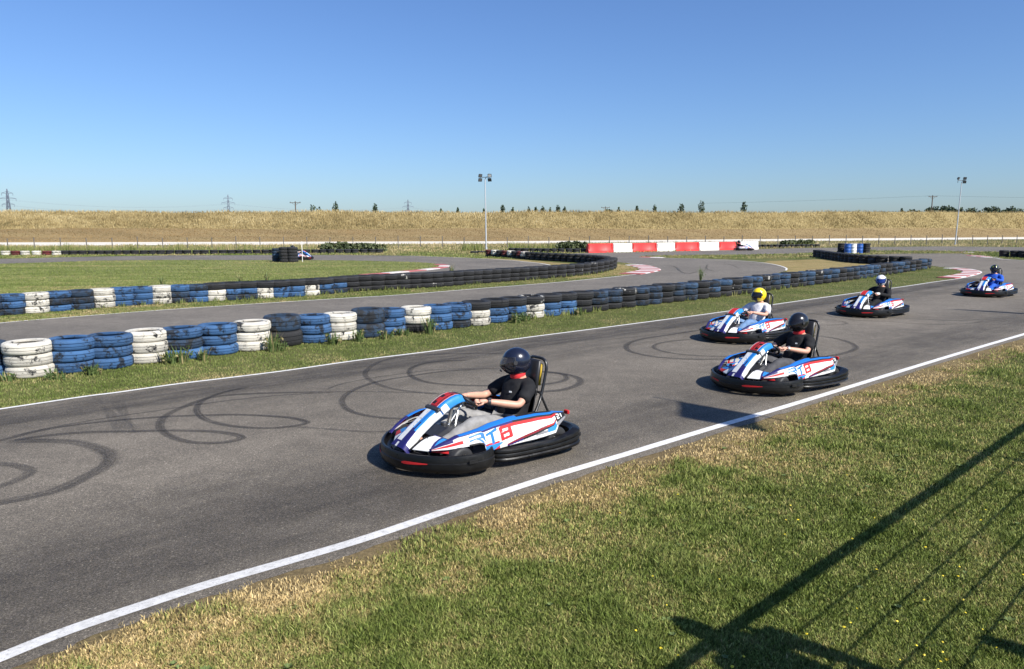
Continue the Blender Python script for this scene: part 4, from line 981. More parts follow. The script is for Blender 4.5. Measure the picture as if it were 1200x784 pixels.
def helmet(parent, c, mat, visor, yaw=0, pitch=0, trim=None, peak=False):
    o = bpy.data.objects.new('helmet', None)
    def pos(a, e, k=1.0):
        x = math.cos(e)*math.cos(a); y = math.cos(e)*math.sin(a); z = math.sin(e)
        X_ = x*.155*k; Y_ = y*.132*k; Z_ = z*.148*k
        f = max(0, math.cos(a))*math.cos(e)
        if z < .2: X_ += .035*f*f*min(1, (.2-z)/.5); Y_ *= 1-.05*max(0, -z)
        if x < 0: X_ *= 1.05
        if z < -.62: Z_ = -.148*k*(.62+(-z-.62)*1.05); X_ *= 1+.25*(-z-.62); Y_ *= 1+.3*(-z-.62)
        X_ += .012*max(0, z)*0
        return Vector((X_, Y_, Z_+.01))
    def op(a, e):                                        # the eye port
        a = abs(a); return a < 1.18 and (-.30-.10*math.cos(a) < e < .33+.06*math.cos(a))
    nu, nv = 96, 64; b = MB(); vs = []
    for j in range(nv+1):
        for i in range(nu): vs.append(pos(2*math.pi*i/nu-math.pi, -1.35+(math.pi/2+1.35)*j/nv))
    fs = []; ms = []
    for j in range(nv):
        for i in range(nu):
            a_ = 2*math.pi*(i+.5)/nu-math.pi; e = -1.35+(math.pi/2+1.35)*(j+.5)/nv
            if op(a_, e): continue
            near = op(a_*.93, e*.9) or (abs(a_) < 1.3 and (-.47 < e < .42) and abs(a_) > 1.05)
            fs.append((j*nu+i, j*nu+(i+1) % nu, (j+1)*nu+(i+1) % nu, (j+1)*nu+i)); ms.append(1 if (e < -1.15 or near or (trim and e < -.42 and abs(a_) < .75)) else 0)
    b.add(vs, fs, ms)
    h = b.build('helmet', [mat, M['lampbody']], parent, True, 60); h.location = c; h.rotation_euler = (0, pitch, yaw)
    sm = h.modifiers.new('shell', 'SOLIDIFY'); sm.thickness = .012; sm.offset = -1
    b = MB(); b.grid(lambda u, v: pos(-1.27+2.54*u, -.40+.82*v, 1.018), 40, 16); vz = b.build('visor', visor, h)
    for s_ in (-1, 1):
        b = MB(); q = pos(s_*1.3, .03, 1.0); b.lathe([(0, .012), (.022, .012), (.024, .004), (.024, -.006)], 14, (q.x, q.y, q.z), 'y'); b.build('visor_hinge', M['lampbody'], h)
    b = MB(); b.box((.168, 0, -.085), (.012, .07, .02), bev=.004); b.build('chin_vent', M['lampbody'], h)
    return h
def driver(loc, rz, label, look):
    t = thing('person', label, 'person', loc, rz, 'kart drivers')
    b = MB(); hipz = .19
    sh = Vector((-.54, 0, .66)); W_ = .195; yaw = look.get('yaw', 0)
    el = {1: Vector((-.36, .30, .49)), -1: Vector((-.36, -.30, .49))}; wr = {1: Vector((-.03, .175, .56)), -1: Vector((-.03, -.175, .56))}
    if look.get('raise'): el[1] = Vector((-.27, .30, .42)); wr[1] = Vector((-.20, .10, .60))
    long_ = look.get('long', False)
    hc = Vector((-.565, 0, .875))
    # body: one skin from pelvis to wrists, hands and head grown into it
    V = [(-.44, 0, hipz), (-.51, 0, .36), (-.575, 0, .53), (-.605, 0, .665), (-.59, 0, .77)]; E_ = [(0, 1), (1, 2), (2, 3), (3, 4)]; Rr = [.10, .105, .105, .085, .052]
    for s_ in (1, -1):
        i0 = len(V); V += [(-.60, s_*W_*.75, .65), (-.575, s_*W_*1.08, .625), tuple(el[s_].lerp(Vector((-.575, s_*W_*1.08, .625)), .5)), tuple(el[s_]), tuple(el[s_].lerp(wr[s_], .45)), tuple(wr[s_])]
        E_ += [(3, i0)]+[(i0+k, i0+k+1) for k in range(5)]; Rr += [.06, .052, .046, .042, .041, .027]
        i0 = len(V); V += [(-.38, s_*.10, hipz), (-.12, s_*.17, .31), (.12, s_*.19, .365), (.34, s_*.16, .26), (.58, s_*.13, .17)]
        E_ += [(0, i0)]+[(i0+k, i0+k+1) for k in range(4)]; Rr += [.075, .066, .05, .045, .035]
    b.mesh_in(skin_mesh(V, E_, Rr, 2), 0)
    for s_ in (1, -1):
        tgt = Vector((.10, s_*.13, .57))-wr[s_]
        if look.get('raise') and s_ == 1: tgt = Vector((.05, -.02, .1))
        hand(b, wr[s_], tgt, (0, s_*.35, 1), s_)
    head_mesh(b, hc+Vector((.015, 0, -.01)), yaw, 0, 0, 1)
    b.build('body', [M['skin'], M['eye'], M['lip']], t, True, 80)
    # clothes follow the same limbs a little outside the skin
    c = MB(); V = [(-.44, 0, .20), (-.51, 0, .36), (-.575, 0, .53), (-.605, 0, .655), (-.60, 0, .70)]; E_ = [(0, 1), (1, 2), (2, 3), (3, 4)]; Rr = [.165, .175, .175, .135, .08]
    for s_ in (1, -1):
        S0 = Vector((-.575, s_*W_*1.1, .625)); i0 = len(V)
        arm = [(-.60, s_*W_*.7, .645), tuple(S0), tuple(S0.lerp(el[s_], .45)), tuple(S0.lerp(el[s_], .78))]; ra = [.09, .082, .076, .074]
        if long_: arm += [tuple(el[s_]), tuple(el[s_].lerp(wr[s_], .5)), tuple(wr[s_]-(wr[s_]-el[s_])*.02)]; ra += [.06, .056, .045]; ra[3] = .066
        V += arm; Rr += ra; E_ += [(3, i0)]+[(i0+k, i0+k+1) for k in range(len(arm)-1)]
    c.mesh_in(folds(skin_mesh(V, E_, Rr, LV))); c.build('overalls_top' if look.get('suit') else 'shirt', look['top'], t, True, 80)
    c = MB(); V = [(-.46, 0, .2)]; E_ = []; Rr = [.16]
    for s_ in (1, -1):
        i0 = len(V); V += [(-.36, s_*.10, .20), (-.12, s_*.17, .315), (.12, s_*.19, .365), (.34, s_*.16, .26), (.53, s_*.135, .185)]
        E_ += [(0, i0)]+[(i0+k, i0+k+1) for k in range(4)]; Rr += [.105, .097, .078, .07, .056]
    c.mesh_in(folds(skin_mesh(V, E_, Rr, LV))); c.build('trousers', look['legs'], t, True, 80)
    for s_ in (1, -1):
        c = MB(); chain(c, [(.53, s_*.132, .165), (.60, s_*.13, .15), (.62, s_*.13, .22), (.63, s_*.13, .30)], [.05, .058, .05, .038]); c.build('shoe', M['lampbody'] if not look.get('shoe') else look['shoe'], t)
    if look.get('scarf'):
        c = MB(); c.lathe([(.066, -.05), (.08, -.02), (.083, .02), (.078, .06)], 20, (-.585, 0, .73)); c.build('neck_scarf', look['scarf'], t)
    if look.get('watch'):
        c = MB(); d_ = (wr[1]-el[1]).normalized(); q = wr[1]-d_*.035
        c.tube([q-d_*.014, q+d_*.014], .0345, 14); c.box(q+Vector((0, .012, .033)), (.035, .03, .012), bev=.003); c.build('wristwatch', look['watch'], t)
    if look.get('gloves'):
        for s_ in (1, -1):
            c = MB(); tgt = Vector((.10, s_*.13, .57))-wr[s_]
            if look.get('raise') and s_ == 1: tgt = Vector((.05, -.02, .1))
            d_ = tgt.normalized()
            chain(c, [wr[s_]-d_*.05, wr[s_], wr[s_]+d_*.05, wr[s_]+d_*.095], [.042, .042, (.05, .036), (.046, .036)]); c.build('glove', look['gloves'], t)
    helmet(t, hc, look['helmet'], look['visor'], yaw, look.get('pitch', 0), look.get('trim'))
    if look.get('badge'):
        c = MB(); c.box((0, 0, 0), (.004, .03, .018)); o = c.build('chest_badge', look['badge'], t, False); o.location = (-.425, .075, .585); o.rotation_euler = (0, -.25, .35)
    return t

# ------------------------------------------------------------------ kart
PM = ['white', 'blue', 'sky', 'navy', 'red', 'black', 'grey', 'darkred']; PMAT = [M['p_'+k] for k in PM]; PI_ = {k: i for i, k in enumerate(PM)}
def bumper_sweep(b, outline, zs, prof_fn):
    n = len(outline); rings = []
    for i in range(n):
        a = outline[max(0, i-1)]; c = outline[min(n-1, i+1)]; t = Vector((c[0]-a[0], c[1]-a[1])).normalized(); nrm = Vector((t.y, -t.x))
        rings.append([(outline[i][0]+nrm.x*o_, outline[i][1]+nrm.y*o_, z) for o_, z in prof_fn(i/(n-1))])
    b.loft(rings)
def interp(tab, u): return lin(tab, u)
TOPZ = [(0, .262), (.06, .315), (.15, .375), (.25, .405), (.38, .438), (.55, .458), (.75, .455), (.9, .435), (1, .40)]
BOTZ = [(0, .248), (.08, .252), (.18, .270), (.265, .282), (.292, .27), (.303, .21), (.36, .20), (.5, .205), (.7, .212), (.86, .235), (.9, .29), (1, .345)]
def side_pos(sd):
    def f(u, v):
        x = .76-1.56*u; zb, zt = interp(BOTZ, u), interp(TOPZ, u); z = zb+(zt-zb)*v
        k = max(0, z-.22)/.22
        y = .612-.10*k*k*.9-.02*k+.012*math.sin(u*9)*(1-k)
        if u < .30: y -= (.30-u)**1.4*1.15
        if u > .86: y -= (u-.86)*.35
        if v > .86: y -= (v-.86)*.3
        return (x, sd*y, z-(.012*((v-.86)/.14)**2 if v > .86 else 0))
    return f
def glyph(ch, x, y):
    """block letters on a unit cell"""
    if not (0 <= x <= 1 and 0 <= y <= 1): return False
    w_ = .26; hh = .20
    if ch == 'R': return (y > 1-hh) or (x > 1-w_ and y > .5) or (.42 < y < .58) or (x < w_*.9 and (y < .5 or y > .85) and y > .38) or (y < .5 and abs(x-(.45+.5*(.5-y)*1.9)) < .13)
    if ch == 'T': return y > 1-hh or abs(x-.5) < .12
    if ch == '8': return (y > 1-hh) or y < hh or abs(y-.5) < .10 or x > 1-w_ or (x < w_ and not .54 < y < .62)
    if ch == '1': return x > .52 and x < .8 or (y > .72 and .3 < x < .55 and y < .9) 
    if ch == '2': return y > 1-hh or y < hh or abs(y-.5) < .09 or (x > 1-w_ and y > .5) or (x < w_ and y < .5)
    return False
def side_pat(flip):
    def f(u, v):
        if v > .85: return PI_['blue'] if (u > .16 and u < .60) else (PI_['navy'] if u <= .16 else PI_['blue'] if v < .93 or u > .9 else PI_['black'])
        if v > .78: return PI_['navy'] if u < .55 else PI_['black']
        if v > .68 and .44 < u < .93: return PI_['red']
        if u < .20:
            return PI_['navy'] if v > .62-u*.5 and u < .12 else (PI_['red'] if .25 < v < .5 and u < .17 else PI_['white'])
        if v < .12 and u < .295: return PI_['black']
        uu = u if not flip else .755-u                       # lettering reads forward to back on this side
        for ch, cw, col, st, y0, y1 in (('R', .098, 'blue', .208, .10, .72), ('T', .092, 'blue', .318, .26, .74), ('8', .098, 'red', .425, .26, .76)):
            a_ = (uu-st)/cw; yy = (v-y0-(.10*a_-.05 if ch != '8' else .06*a_))/(y1-y0)
            if glyph(ch, a_, yy): return PI_[col]
        if .300 < u < .46:                                   # blue wedge with its red edge
            e_ = .10+1.05*(u-.30)
            if v < min(e_+.10, .235) and u < .365+.35*v: return PI_['sky']
            if v < min(e_+.17, .30) and u < .41: return PI_['red']
        if .47 < u < .90:                                    # dark slashes sweeping up to the rear
            t_ = (u-.47)/.43; c_ = .04+.40*t_; w_ = .09+.07*math.sin(t_*3.14); d_ = v-c_
            if 0 < d_ < w_*.55: return PI_['darkred'] if u < .8 else PI_['red']
            if -w_*.5 < d_ <= 0: return PI_['navy'] if u < .6 else PI_['black']
            if u > .80 and -.34 < d_ <= -w_*.5 and v > .12 and u < .885: return PI_['sky']
            if u > .70 and v < .16+.1*t_ and v > .12: return PI_['grey']
        if u > .895: return PI_['grey'] if v < .25 else PI_['black']
        if u > .74 and v > .58 and (u-.74)*1.6 > .9-v: return PI_['grey'] if u < .84 else PI_['black']
        return PI_['white']
    return f
def build_kart(label, number):
    t = thing('racing_kart', label, 'kart', (0, 0, 0), 0, 'blue and white racing karts')
    # wraparound bumpers
    half = [(.19, .585), (.24, .655), (.36, .69), (.50, .672), (.655, .595), (.80, .46), (.915, .285), (.972, .11)]
    ol = catmull([Vector((x, y, 0)) for x, y in half]+[Vector((x, -y, 0)) for x, y in reversed(half)], 4)
    def fp(s):
        e = abs(s-.5)*2; zt = .212+.035*e*e; zb = .042+.012*e
        m_ = .5*(zt+zb)
        return [(-.11, zb+.03), (-.06, zb), (-.02, zb+.004), (.006, zb+.03), (.012, zb+.06), (.010, m_+.012), (.003, m_+.018), (.001, zt-.03), (-.006, zt-.006), (-.016, zt), (-.03, zt-.002), (-.036, zt-.02), (-.06, zt-.06), (-.10, zt-.07)][::-1]
    b = MB(); bumper_sweep(b, [p[:] for p in reversed(ol)], None, lambda s: fp(s)[::-1]); fb = b.build('front_bumper', M['bumper'], t, True, 35)
    half = [(.175, .53), (.13, .60), (.02, .65), (-.15, .672), (-.35, .682), (-.58, .69), (-.76, .685), (-.88, .64), (-.955, .52), (-.975, .36), (-.98, .12)]
    ol2 = catmull([Vector((x, y, 0)) for x, y in half]+[Vector((x, -y, 0)) for x, y in reversed(half)], 4)
    def rp(s):
        e = abs(s-.5)*2; zt = .192+.055*min(1, max(0, (.56-e)/.2))+.02*max(0, e-.8)*5*.3; zb = .05; h_ = zt-zb; pr = []
        pr += [(-.10, zb+.02), (-.05, zb), (-.012, zb+.012)]
        for k in range(3):
            a0 = zb+h_*(.10+.29*k); pr += [(.000, a0), (.010, a0+h_*.035), (.012+.004*(k == 0), a0+h_*.16), (.007, a0+h_*.245), (-.004, a0+h_*.27)]
        pr += [(-.02, zt-.003), (-.06, zt), (-.10, zt-.03)]
        return pr
    b = MB(); bumper_sweep(b, [p[:] for p in ol2], None, rp); rb = b.build('rear_bumper', M['bumper'], t, True, 35)
    # bumper details: slots with inner shade painted near-black, red flashes
    def on_outline(o_, s, d_): 
        k = s*(len(o_)-1); i = int(k); f = k-i; p = o_[i].lerp(o_[min(i+1, len(o_)-1)], f); tt = (o_[min(i+1, len(o_)-1)]-o_[i]).normalized(); return p+Vector((-tt.y, tt.x, 0))*d_, tt
    for s0, s1, zA, zB in ((.565, .655, .135, .145), (.40, .335, .17, .12)):
        for mir in (0, 1):
            pts = []
            for k in range(9):
                s_ = s0+(s1-s0)*k/8; s_ = 1-s_ if mir else s_; p, tt = on_outline(list(reversed(ol)), s_, 0); p, tt = on_outline(ol, 1-s_, .0135); pts.append(p)
            b = MB(); wds = [.006, .013, .013, .012, .011, .010, .008, .006, .003]
            if (s0 > .5) != (mir == 1): pass
            top_ = [(p.x, p.y, zA+(zB-zA)*k/8+wds[k]) for k, p in enumerate(pts)]; bot_ = [(p.x, p.y, zA+(zB-zA)*k/8-wds[k]) for k, p in enumerate(pts)]
            if s0 > .5: b.add(top_+bot_, [(k, k+1, 9+k+1, 9+k) for k in range(8)]); o = b.build('red_flash', M['p_red'], fb, False); sm = o.modifiers.new('t', 'SOLIDIFY'); sm.thickness = .003
    for x_, y_, z_, a_, L_ in ((.50, .6955, .165, -.12, .085), (-.90, .632, .165, .6, .07)):
        for s_ in (1, -1):
            b = MB(); b.box((0, 0, 0), (L_, .02, .035), bev=.004); o = b.build('bumper_slot', M['slot_shade'], fb if x_ > 0 else rb, False); o.location = (x_, s_*y_, z_); o.rotation_euler = (0, 0, s_*a_)
    # floor, frame, tank
    b = MB(); b.box((.28, 0, .055), (.98, .56, .012)); b.box((-.45, 0, .055), (.5, .44, .012)); b.build('floor_pan', M['lampbody'], t, False)
    b = MB()
    for s_ in (1, -1):
        b.tube(catmull([(.80, s_*.16, .08), (.55, s_*.26, .08), (.2, s_*.33, .08), (-.3, s_*.34, .08), (-.85, s_*.32, .10)], 4), .016, 8)
        b.tube([(.3, s_*.30, .08), (.3, s_*.60, .12)], .012, 8); b.tube([(-.25, s_*.3, .08), (-.25, s_*.60, .12)], .012, 8); b.tube([(.52, s_*.25, .10), (.52, s_*.45, .13)], .02, 8)
        b.tube([(.1, s_*.62, .11), (-.8, s_*.64, .11)], .014, 8); b.tube([(.82, s_*.3, .12), (.74, s_*.25, .08)], .012, 8)
    b.tube([(-.6, -.52, .14), (-.6, .52, .14)], .022, 10); b.tube([(.8, -.16, .08), (.8, .16, .08)], .016, 8)
    b.build('tube_frame', M['tube'], t)
    b = MB(); b.loft([[(x, -w_, z0), (x, w_, z0), (x, w_, z1-.03), (x, w_-.03, z1), (x, -w_+.03, z1), (x, -w_, z1-.03)] for x, w_, z0, z1 in ((.08, .11, .07, .27), (.15, .145, .07, .335), (.40, .155, .07, .345), (.53, .125, .07, .27))])
    b.lathe([(0, .375), (.03, .375), (.035, .365), (.035, .335)], 12, (.36, 0, 0)); b.build('fuel_tank', plain('tank_plastic', (.03, .03, .032), .35), t, True, 30)
    # wheels
    for x_, y_, r_, w_ in ((.52, .50, .132, .13), (-.62, .515, .14, .19)):
        for s_ in (1, -1):
            wh = bpy.data.objects.new('wheel', None)
            b = MB(); h_ = w_/2
            b.lathe([(.07, -h_*.95), (.10, -h_), (r_-.012, -h_*.93), (r_, -h_*.72), (r_+.002, 0), (r_, h_*.72), (r_-.012, h_*.93), (.10, h_), (.07, h_*.95)], 28, (0, 0, 0), 'y')
            wo = b.build('wheel', M['rubber'], t, True, 40); wo.location = (x_, s_*y_, r_+.004)
            if x_ > 0: wo.rotation_euler = (0, 0, .06)
            b = MB(); b.lathe([(.0, h_*.5), (.03, h_*.6), (.04, h_*.35), (.062, h_*.4), (.07, h_*.93), (.074, h_*.95), (.074, h_*.7)], 24, (0, 0, 0), 'y')
            b.lathe([(.0, -h_*.5), (.03, -h_*.6), (.04, -h_*.35), (.062, -h_*.4), (.07, -h_*.93), (.074, -h_*.95), (.074, -h_*.7)], 24, (0, 0, 0), 'y'); b.build('rim', M['steel'], wo, True, 30)
    # seat
    b = MB()
    def seatp(u, v):
        pr = [(-.12, .17), (-.25, .11), (-.42, .085), (-.56, .12), (-.64, .24), (-.69, .40), (-.735, .56)]
        k = v*(len(pr)-1); i = min(int(k), len(pr)-2); f = k-i; x = pr[i][0]+(pr[i+1][0]-pr[i][0])*f; z = pr[i][1]+(pr[i+1][1]-pr[i][1])*f
        a_ = (u-.5)*2; wdt = .205; e = abs(a_)**3; up = .14*math.sin(min(1, v*1.3)*math.pi*.8)+.03
        return (x+.09*e*max(0, v-.35), wdt*a_*(1-.06*e), z+up*e*(1-v*.55))
    b.grid(seatp, 24, 30); o = b.build('seat', M['seat'], t); sm = o.modifiers.new('t', 'SOLIDIFY'); sm.thickness = .012
    # roll hoop with backrest pads
    b = MB()
    hoop = catmull([(-.55, .26, .28), (-.66, .22, .38), (-.76, .175, .50), (-.84, .155, .72), (-.865, .145, .82), (-.865, .10, .885), (-.86, 0, .895), (-.865, -.10, .885), (-.865, -.145, .82), (-.84, -.155, .72), (-.76, -.175, .50), (-.66, -.22, .38), (-.55, -.26, .28)], 5)
    b.tube(hoop, .0165, 10); b.tube([(-.775, -.17, .54), (-.775, .17, .54)], .012, 8)
    for s_ in (1, -1): b.tube([(-.75, s_*.172, .55), (-.86, s_*.2, .30), (-.88, s_*.22, .12)], .013, 8)
    b.build('roll_hoop', M['tube'], t)
    b = MB(); b.box((0, 0, 0), (.05, .25, .40), bev=.018); o = b.build('backrest_pad', M['seat'], t, True, 50); o.location = (-.77, 0, .69); o.rotation_euler = (0, -.16, 0)
    b = MB(); b.box((0, 0, 0), (.03, .20, .24), bev=.01); o = b.build('yellow_back_panel', M['pad'], t, True, 50); o.location = (-.835, 0, .72); o.rotation_euler = (0, -.16, 0)
    # engine, exhaust
    b = MB(); b.box((-.55, -.36, .21), (.26, .2, .18), bev=.02); b.box((-.55, -.36, .33), (.2, .16, .06), bev=.015)
    for k in range(6): b.box((-.44+k*.008, -.36, .16+k*.022), (.05, .17, .008))
    b.lathe([(0, -.05), (.05, -.05), (.06, 0), (.05, .05), (0, .05)], 16, (-.38, -.36, .2), 'y'); b.build('engine', M['lampbody'], t, True, 30)
    b = MB(); b.tube(catmull([(-.62, -.30, .26), (-.78, -.28, .25), (-.86, -.1, .24), (-.86, .15, .24)], 4), .045, 12); b.build('exhaust', M['tube'], t)
    # steering
    b = MB(); b.tube([(.50, 0, .12), (.13, 0, .535)], .012, 8)
    for s_ in (1, -1): b.tube([(.38, s_*.13, .08), (.20, s_*.015, .47)], .011, 8)
    b.tube([(.3, .0, .36), (.30, .05, .52)], .02, 8); b.build('steering_column', M['steel'], t)
    sw = MB(); ax = Vector((.37, 0, -.415)).normalized(); e1 = Vector((0, 1, 0)); e2 = ax.cross(e1); cc = Vector((.115, 0, .555)); ring = []
    for k in range(32):
        a_ = 2*math.pi*k/32; rr = .145*(1-.12*max(0, -math.sin(a_))**4); ring.append(cc+e1*math.cos(a_)*rr-e2*math.sin(a_)*rr)
    sw.tube(ring, .016, 8, True)
    for a_ in (.2, math.pi-.2, -math.pi/2): sw.tube([cc+ax*.02, cc+e1*math.cos(a_)*.14-e2*math.sin(a_)*.14], .011, 6)
    sw.tube([cc-ax*.01, cc+ax*.04], .035, 12); sw.build('steering_wheel', M['tube'], t)
    for s_ in (1, -1):
        b = MB(); b.tube([(.62, s_*.14, .09), (.66, s_*.14, .26)], .01, 6); b.box((.655, s_*.14, .255), (.02, .07, .09), bev=.008); b.build('pedal', M['steel'], t)
        b = MB(); b.tube([(.42, s_*.33, .12), (.34, s_*.36, .24), (.22, s_*.36, .25)], .02, 8); b.box((.42, s_*.34, .20), (.10, .03, .10), Euler((0, .5, 0)), bev=.008); b.build('red_bracket', M['p_red'], t)
    # side pods with the printed graphics
    for sd in (1, -1):
        b = MB(); b.grid(side_pos(sd), 270, 56, side_pat(sd < 0))
        if sd < 0: b.f = [f[::-1] for f in b.f]
        o = b.build('side_pod', PMAT, t, True, 70); sm = o.modifiers.new('t', 'SOLIDIFY'); sm.thickness = .008; sm.offset = -1
        b = MB(); fpos = side_pos(sd)
        if number:
            def pat(u, v, sd=sd):
                for k, ch in enumerate(number):
                    a_ = (u*2.3-.15-k*1.05)
                    a_ = a_ if sd > 0 else a_
                    if glyph(ch, a_, v): return 0
                return None
            def npos(u, v, sd=sd):
                q = fpos(.905+.065*(u if sd > 0 else 1-u), .40+.36*v); return (q[0], q[1]+sd*.004, q[2])
            b.grid(npos, 34, 20, pat)
            if sd < 0: b.f = [f[::-1] for f in b.f]
            b.build('pod_number', M['p_white'], o, False)
        b = MB(); b.box((-.875, sd*.46, .375), (.03, .07, .045), bev=.008); b.build('tail_light', M['p_red'], t, False)
    # nose wings beside the centre fairing
    for sd in (1, -1):
        def nose(u, v):
            x0 = .845-.24*u; y0 = .15+.36*u; x = x0-.30*v*(1-.35*u); y = y0-.035*v
            z = .215+.075*v*(1-u*.55)-.01*u+.03*math.sin(math.pi*v)*(1-.3*u)
            return (x, sd*y, z)
        def npat(u, v):
            if v > .93: return PI_['navy']
            if u < .06: return PI_['black']
            d_ = u+v*.22
            if d_ < .46: return PI_['white']
            if d_ < .52: return PI_['navy']
            if v < .30-.1*u and u > .45: return PI_['red']
            if d_ < .98: return PI_['sky']
            return PI_['red']
        b = MB(); b.grid(nose, 60, 40, npat)
        if sd > 0: b.f = [f[::-1] for f in b.f]
        o = b.build('nose_wing', PMAT, t, True, 70); sm = o.modifiers.new('t', 'SOLIDIFY'); sm.thickness = .012; sm.offset = -1
    # centre fairing: tall tapering strip, then the number plate on top
    pr = [(.905, .222, .16), (.84, .285, .138), (.72, .378, .112), (.58, .475, .108), (.485, .535, .122)]
    def fair(P_):
        def f(u, v):
            k = v*(len(P_)-1); i = min(int(k), len(P_)-2); q = k-i; x, z, h_ = (P_[i][j]+(P_[i+1][j]-P_[i][j])*q for j in range(3))
            a_ = (u-.5)*2; e = max(0, abs(a_)-.62)/.38
            return (x-.035*e*e-.012*e, h_*a_*(1-.12*e*e), z-.065*e*e+.006*(1-a_*a_))
        return f
    def fpat(u, v):
        # u=1 is the kart's left edge, v=0 the nose
        w0 = .20+.10*v
        if v < .14: return PI_['navy'] if not (.40 < u < .5 or u < .12) else PI_['white']
        if u > .86: return PI_['white']
        if u > .62+.02*v: 
            if u > .76-.04*v: return PI_['sky'] if v > .45 else PI_['navy']
            return PI_['navy'] if v < .62 else PI_['blue']
        if u > .54: return PI_['sky'] if v > .5 else PI_['navy']
        if u > .25-.10*v+.02: return PI_['white'] if v > .2 else PI_['navy']
        return PI_['blue'] if v > .28 else PI_['navy']
    b = MB(); b.grid(fair(pr), 60, 90, fpat); o = b.build('front_fairing', PMAT, t, True, 70); sm = o.modifiers.new('t', 'SOLIDIFY'); sm.thickness = .008; sm.offset = -1
    for x_, z_ in ((.615, .458), (.70, .396)):
        b = MB(); b.ell((x_, 0, z_), (.008, .008, .006), 10, 6); b.build('fairing_screw', M['steel'], o)
    pr2 = [(.475, .548, .128), (.44, .575, .134), (.38, .608, .138), (.32, .632, .14), (.26, .645, .138), (.21, .642, .13), (.185, .625, .122)]
    b = MB(); b.box((.487, 0, .535), (.05, .24, .03), Euler((0, .5, 0)), bev=.01); b.build('fairing_notch', M['lampbody'], t, False)
    def ppat(u, v):
        if u > .88: return PI_['sky'] if v > .25 else PI_['white']
        if u > .72: return PI_['blue'] if u < .79 else PI_['sky']
        if u > .69: return PI_['white']
        if u < .15: return PI_['blue']
        if u < .21: return PI_['white']
        if number and .10 < v < .80:
            # read from the front: the reader's left is the kart's right
            yy = (v-.10)/.70
            for k, ch in enumerate(number):
                if glyph(ch, (u-.235-.225*k)/.20, yy): return PI_['black']
        return PI_['red'] if v > .06 else PI_['darkred']
    b = MB(); b.grid(fair(pr2), 72, 60, ppat); o = b.build('number_plate', PMAT, t, True, 70); sm = o.modifiers.new('t', 'SOLIDIFY'); sm.thickness = .008; sm.offset = -1
    b = MB(); b.box((.30, 0, .585), (.16, .18, .035), Euler((0, -.1, 0)), bev=.012); b.build('plate_bracket', plain('aged_bracket', (.3, .25, .2), .5), t)
    return t
def place_kart(t, c, th):
    t.location = (c.x, c.y, .0105); t.rotation_euler = (0, 0, th)
def kart_at(px, py, deg):
    """kart whose driver's helmet top is seen here; deg is how far the heading turns from straight left towards the camera"""
    th = math.pi+R(deg); h_ = G(px, py, 1.045); hd = Vector((math.cos(th), math.sin(th), 0)); return Vector((h_.x, h_.y, 0))+hd*.565, th
C_ = {k: cloth_mat(k, c) for k, c in {'black_cotton': (.014, .014, .016), 'grey_jersey': (.24, .235, .23), 'dark_grey_cloth': (.07, .07, .075), 'white_cotton': (.6, .59, .62), 'denim': (.12, .2, .34), 'royal_blue_overall': (.02, .085, .42), 'black_leather': (.012, .012, .013), 'pale_glove': (.6, .6, .56)}.items()}
HM = {'navyblack': helmet_mat('blue_black_shell', (.008, .010, .022)), 'black': helmet_mat('black_shell', (.010, .010, .011)), 'yellow': helmet_mat('yellow_shell', (.78, .56, .01)), 'mono': helmet_mat('black_white_shell', (.8, .8, .82), (.02, .02, .03), 13, .56),
      'lime': helmet_mat('black_lime_shell', (.015, .015, .016), (.45, .55, .05), 7, .56), 'white': helmet_mat('white_shell', (.7, .7, .7))}
KARTS = [
 (605, 407, 38.5, '21', 'blue white and red kart nearest the camera, with number 21', 'person in black helmet, red scarf, black shirt and grey trousers, nearest kart',
  dict(top=C_['black_cotton'], legs=C_['grey_jersey'], helmet=HM['navyblack'], visor=M['visor'], scarf=M['redcloth'], watch=M['lampbody'], badge=M['p_white'], yaw=-.42)),
 (936.5, 366, 35, '12', 'blue white and red kart running along the white edge line', 'person in black helmet, black T-shirt, dark trousers, driving beside the white line',
  dict(top=C_['black_cotton'], legs=C_['dark_grey_cloth'], helmet=HM['black'], visor=M['visor_dark'], scarf=M['redcloth'], watch=M['steel'], badge=M['p_white'], yaw=-.12)),
 (890, 337, 41, '', 'blue and white kart whose driver wears a yellow helmet', 'person in yellow helmet, white T-shirt and blue jeans driving a kart',
  dict(top=C_['white_cotton'], legs=C_['denim'], helmet=HM['yellow'], visor=M['visor_dark'], trim=True, yaw=-.3)),
 (1033, 322, 41, '', 'blue and white kart behind the yellow helmet, driver all in black', 'person in black and white helmet and long black clothes with pale gloves',
  dict(top=C_['black_leather'], legs=C_['black_leather'], helmet=HM['mono'], visor=M['visor_blue'], long=True, gloves=C_['pale_glove'], yaw=.1, pitch=.12)),
 (1166, 310, 42, '', 'blue and white kart farthest right, driver in blue overalls', 'person in black and lime helmet and royal blue overalls, rightmost kart',
  dict(top=C_['royal_blue_overall'], legs=C_['royal_blue_overall'], helmet=HM['lime'], visor=M['visor_dark'], long=True, suit=True, gloves=C_['black_leather'], yaw=.1))]
plainkart = None; LV = 3
for px, py, dg, num, kl, pl, look in KARTS:
    c, th = kart_at(px, py, dg)
    if num: k = build_kart(kl, num)
    elif plainkart is None: k = plainkart = build_kart(kl, '')
    else: k = copy_tree(plainkart); k['label'] = kl
    place_kart(k, c, th); LV = 3 if num else 2; p = driver((c.x, c.y, .0105), th, pl, look)
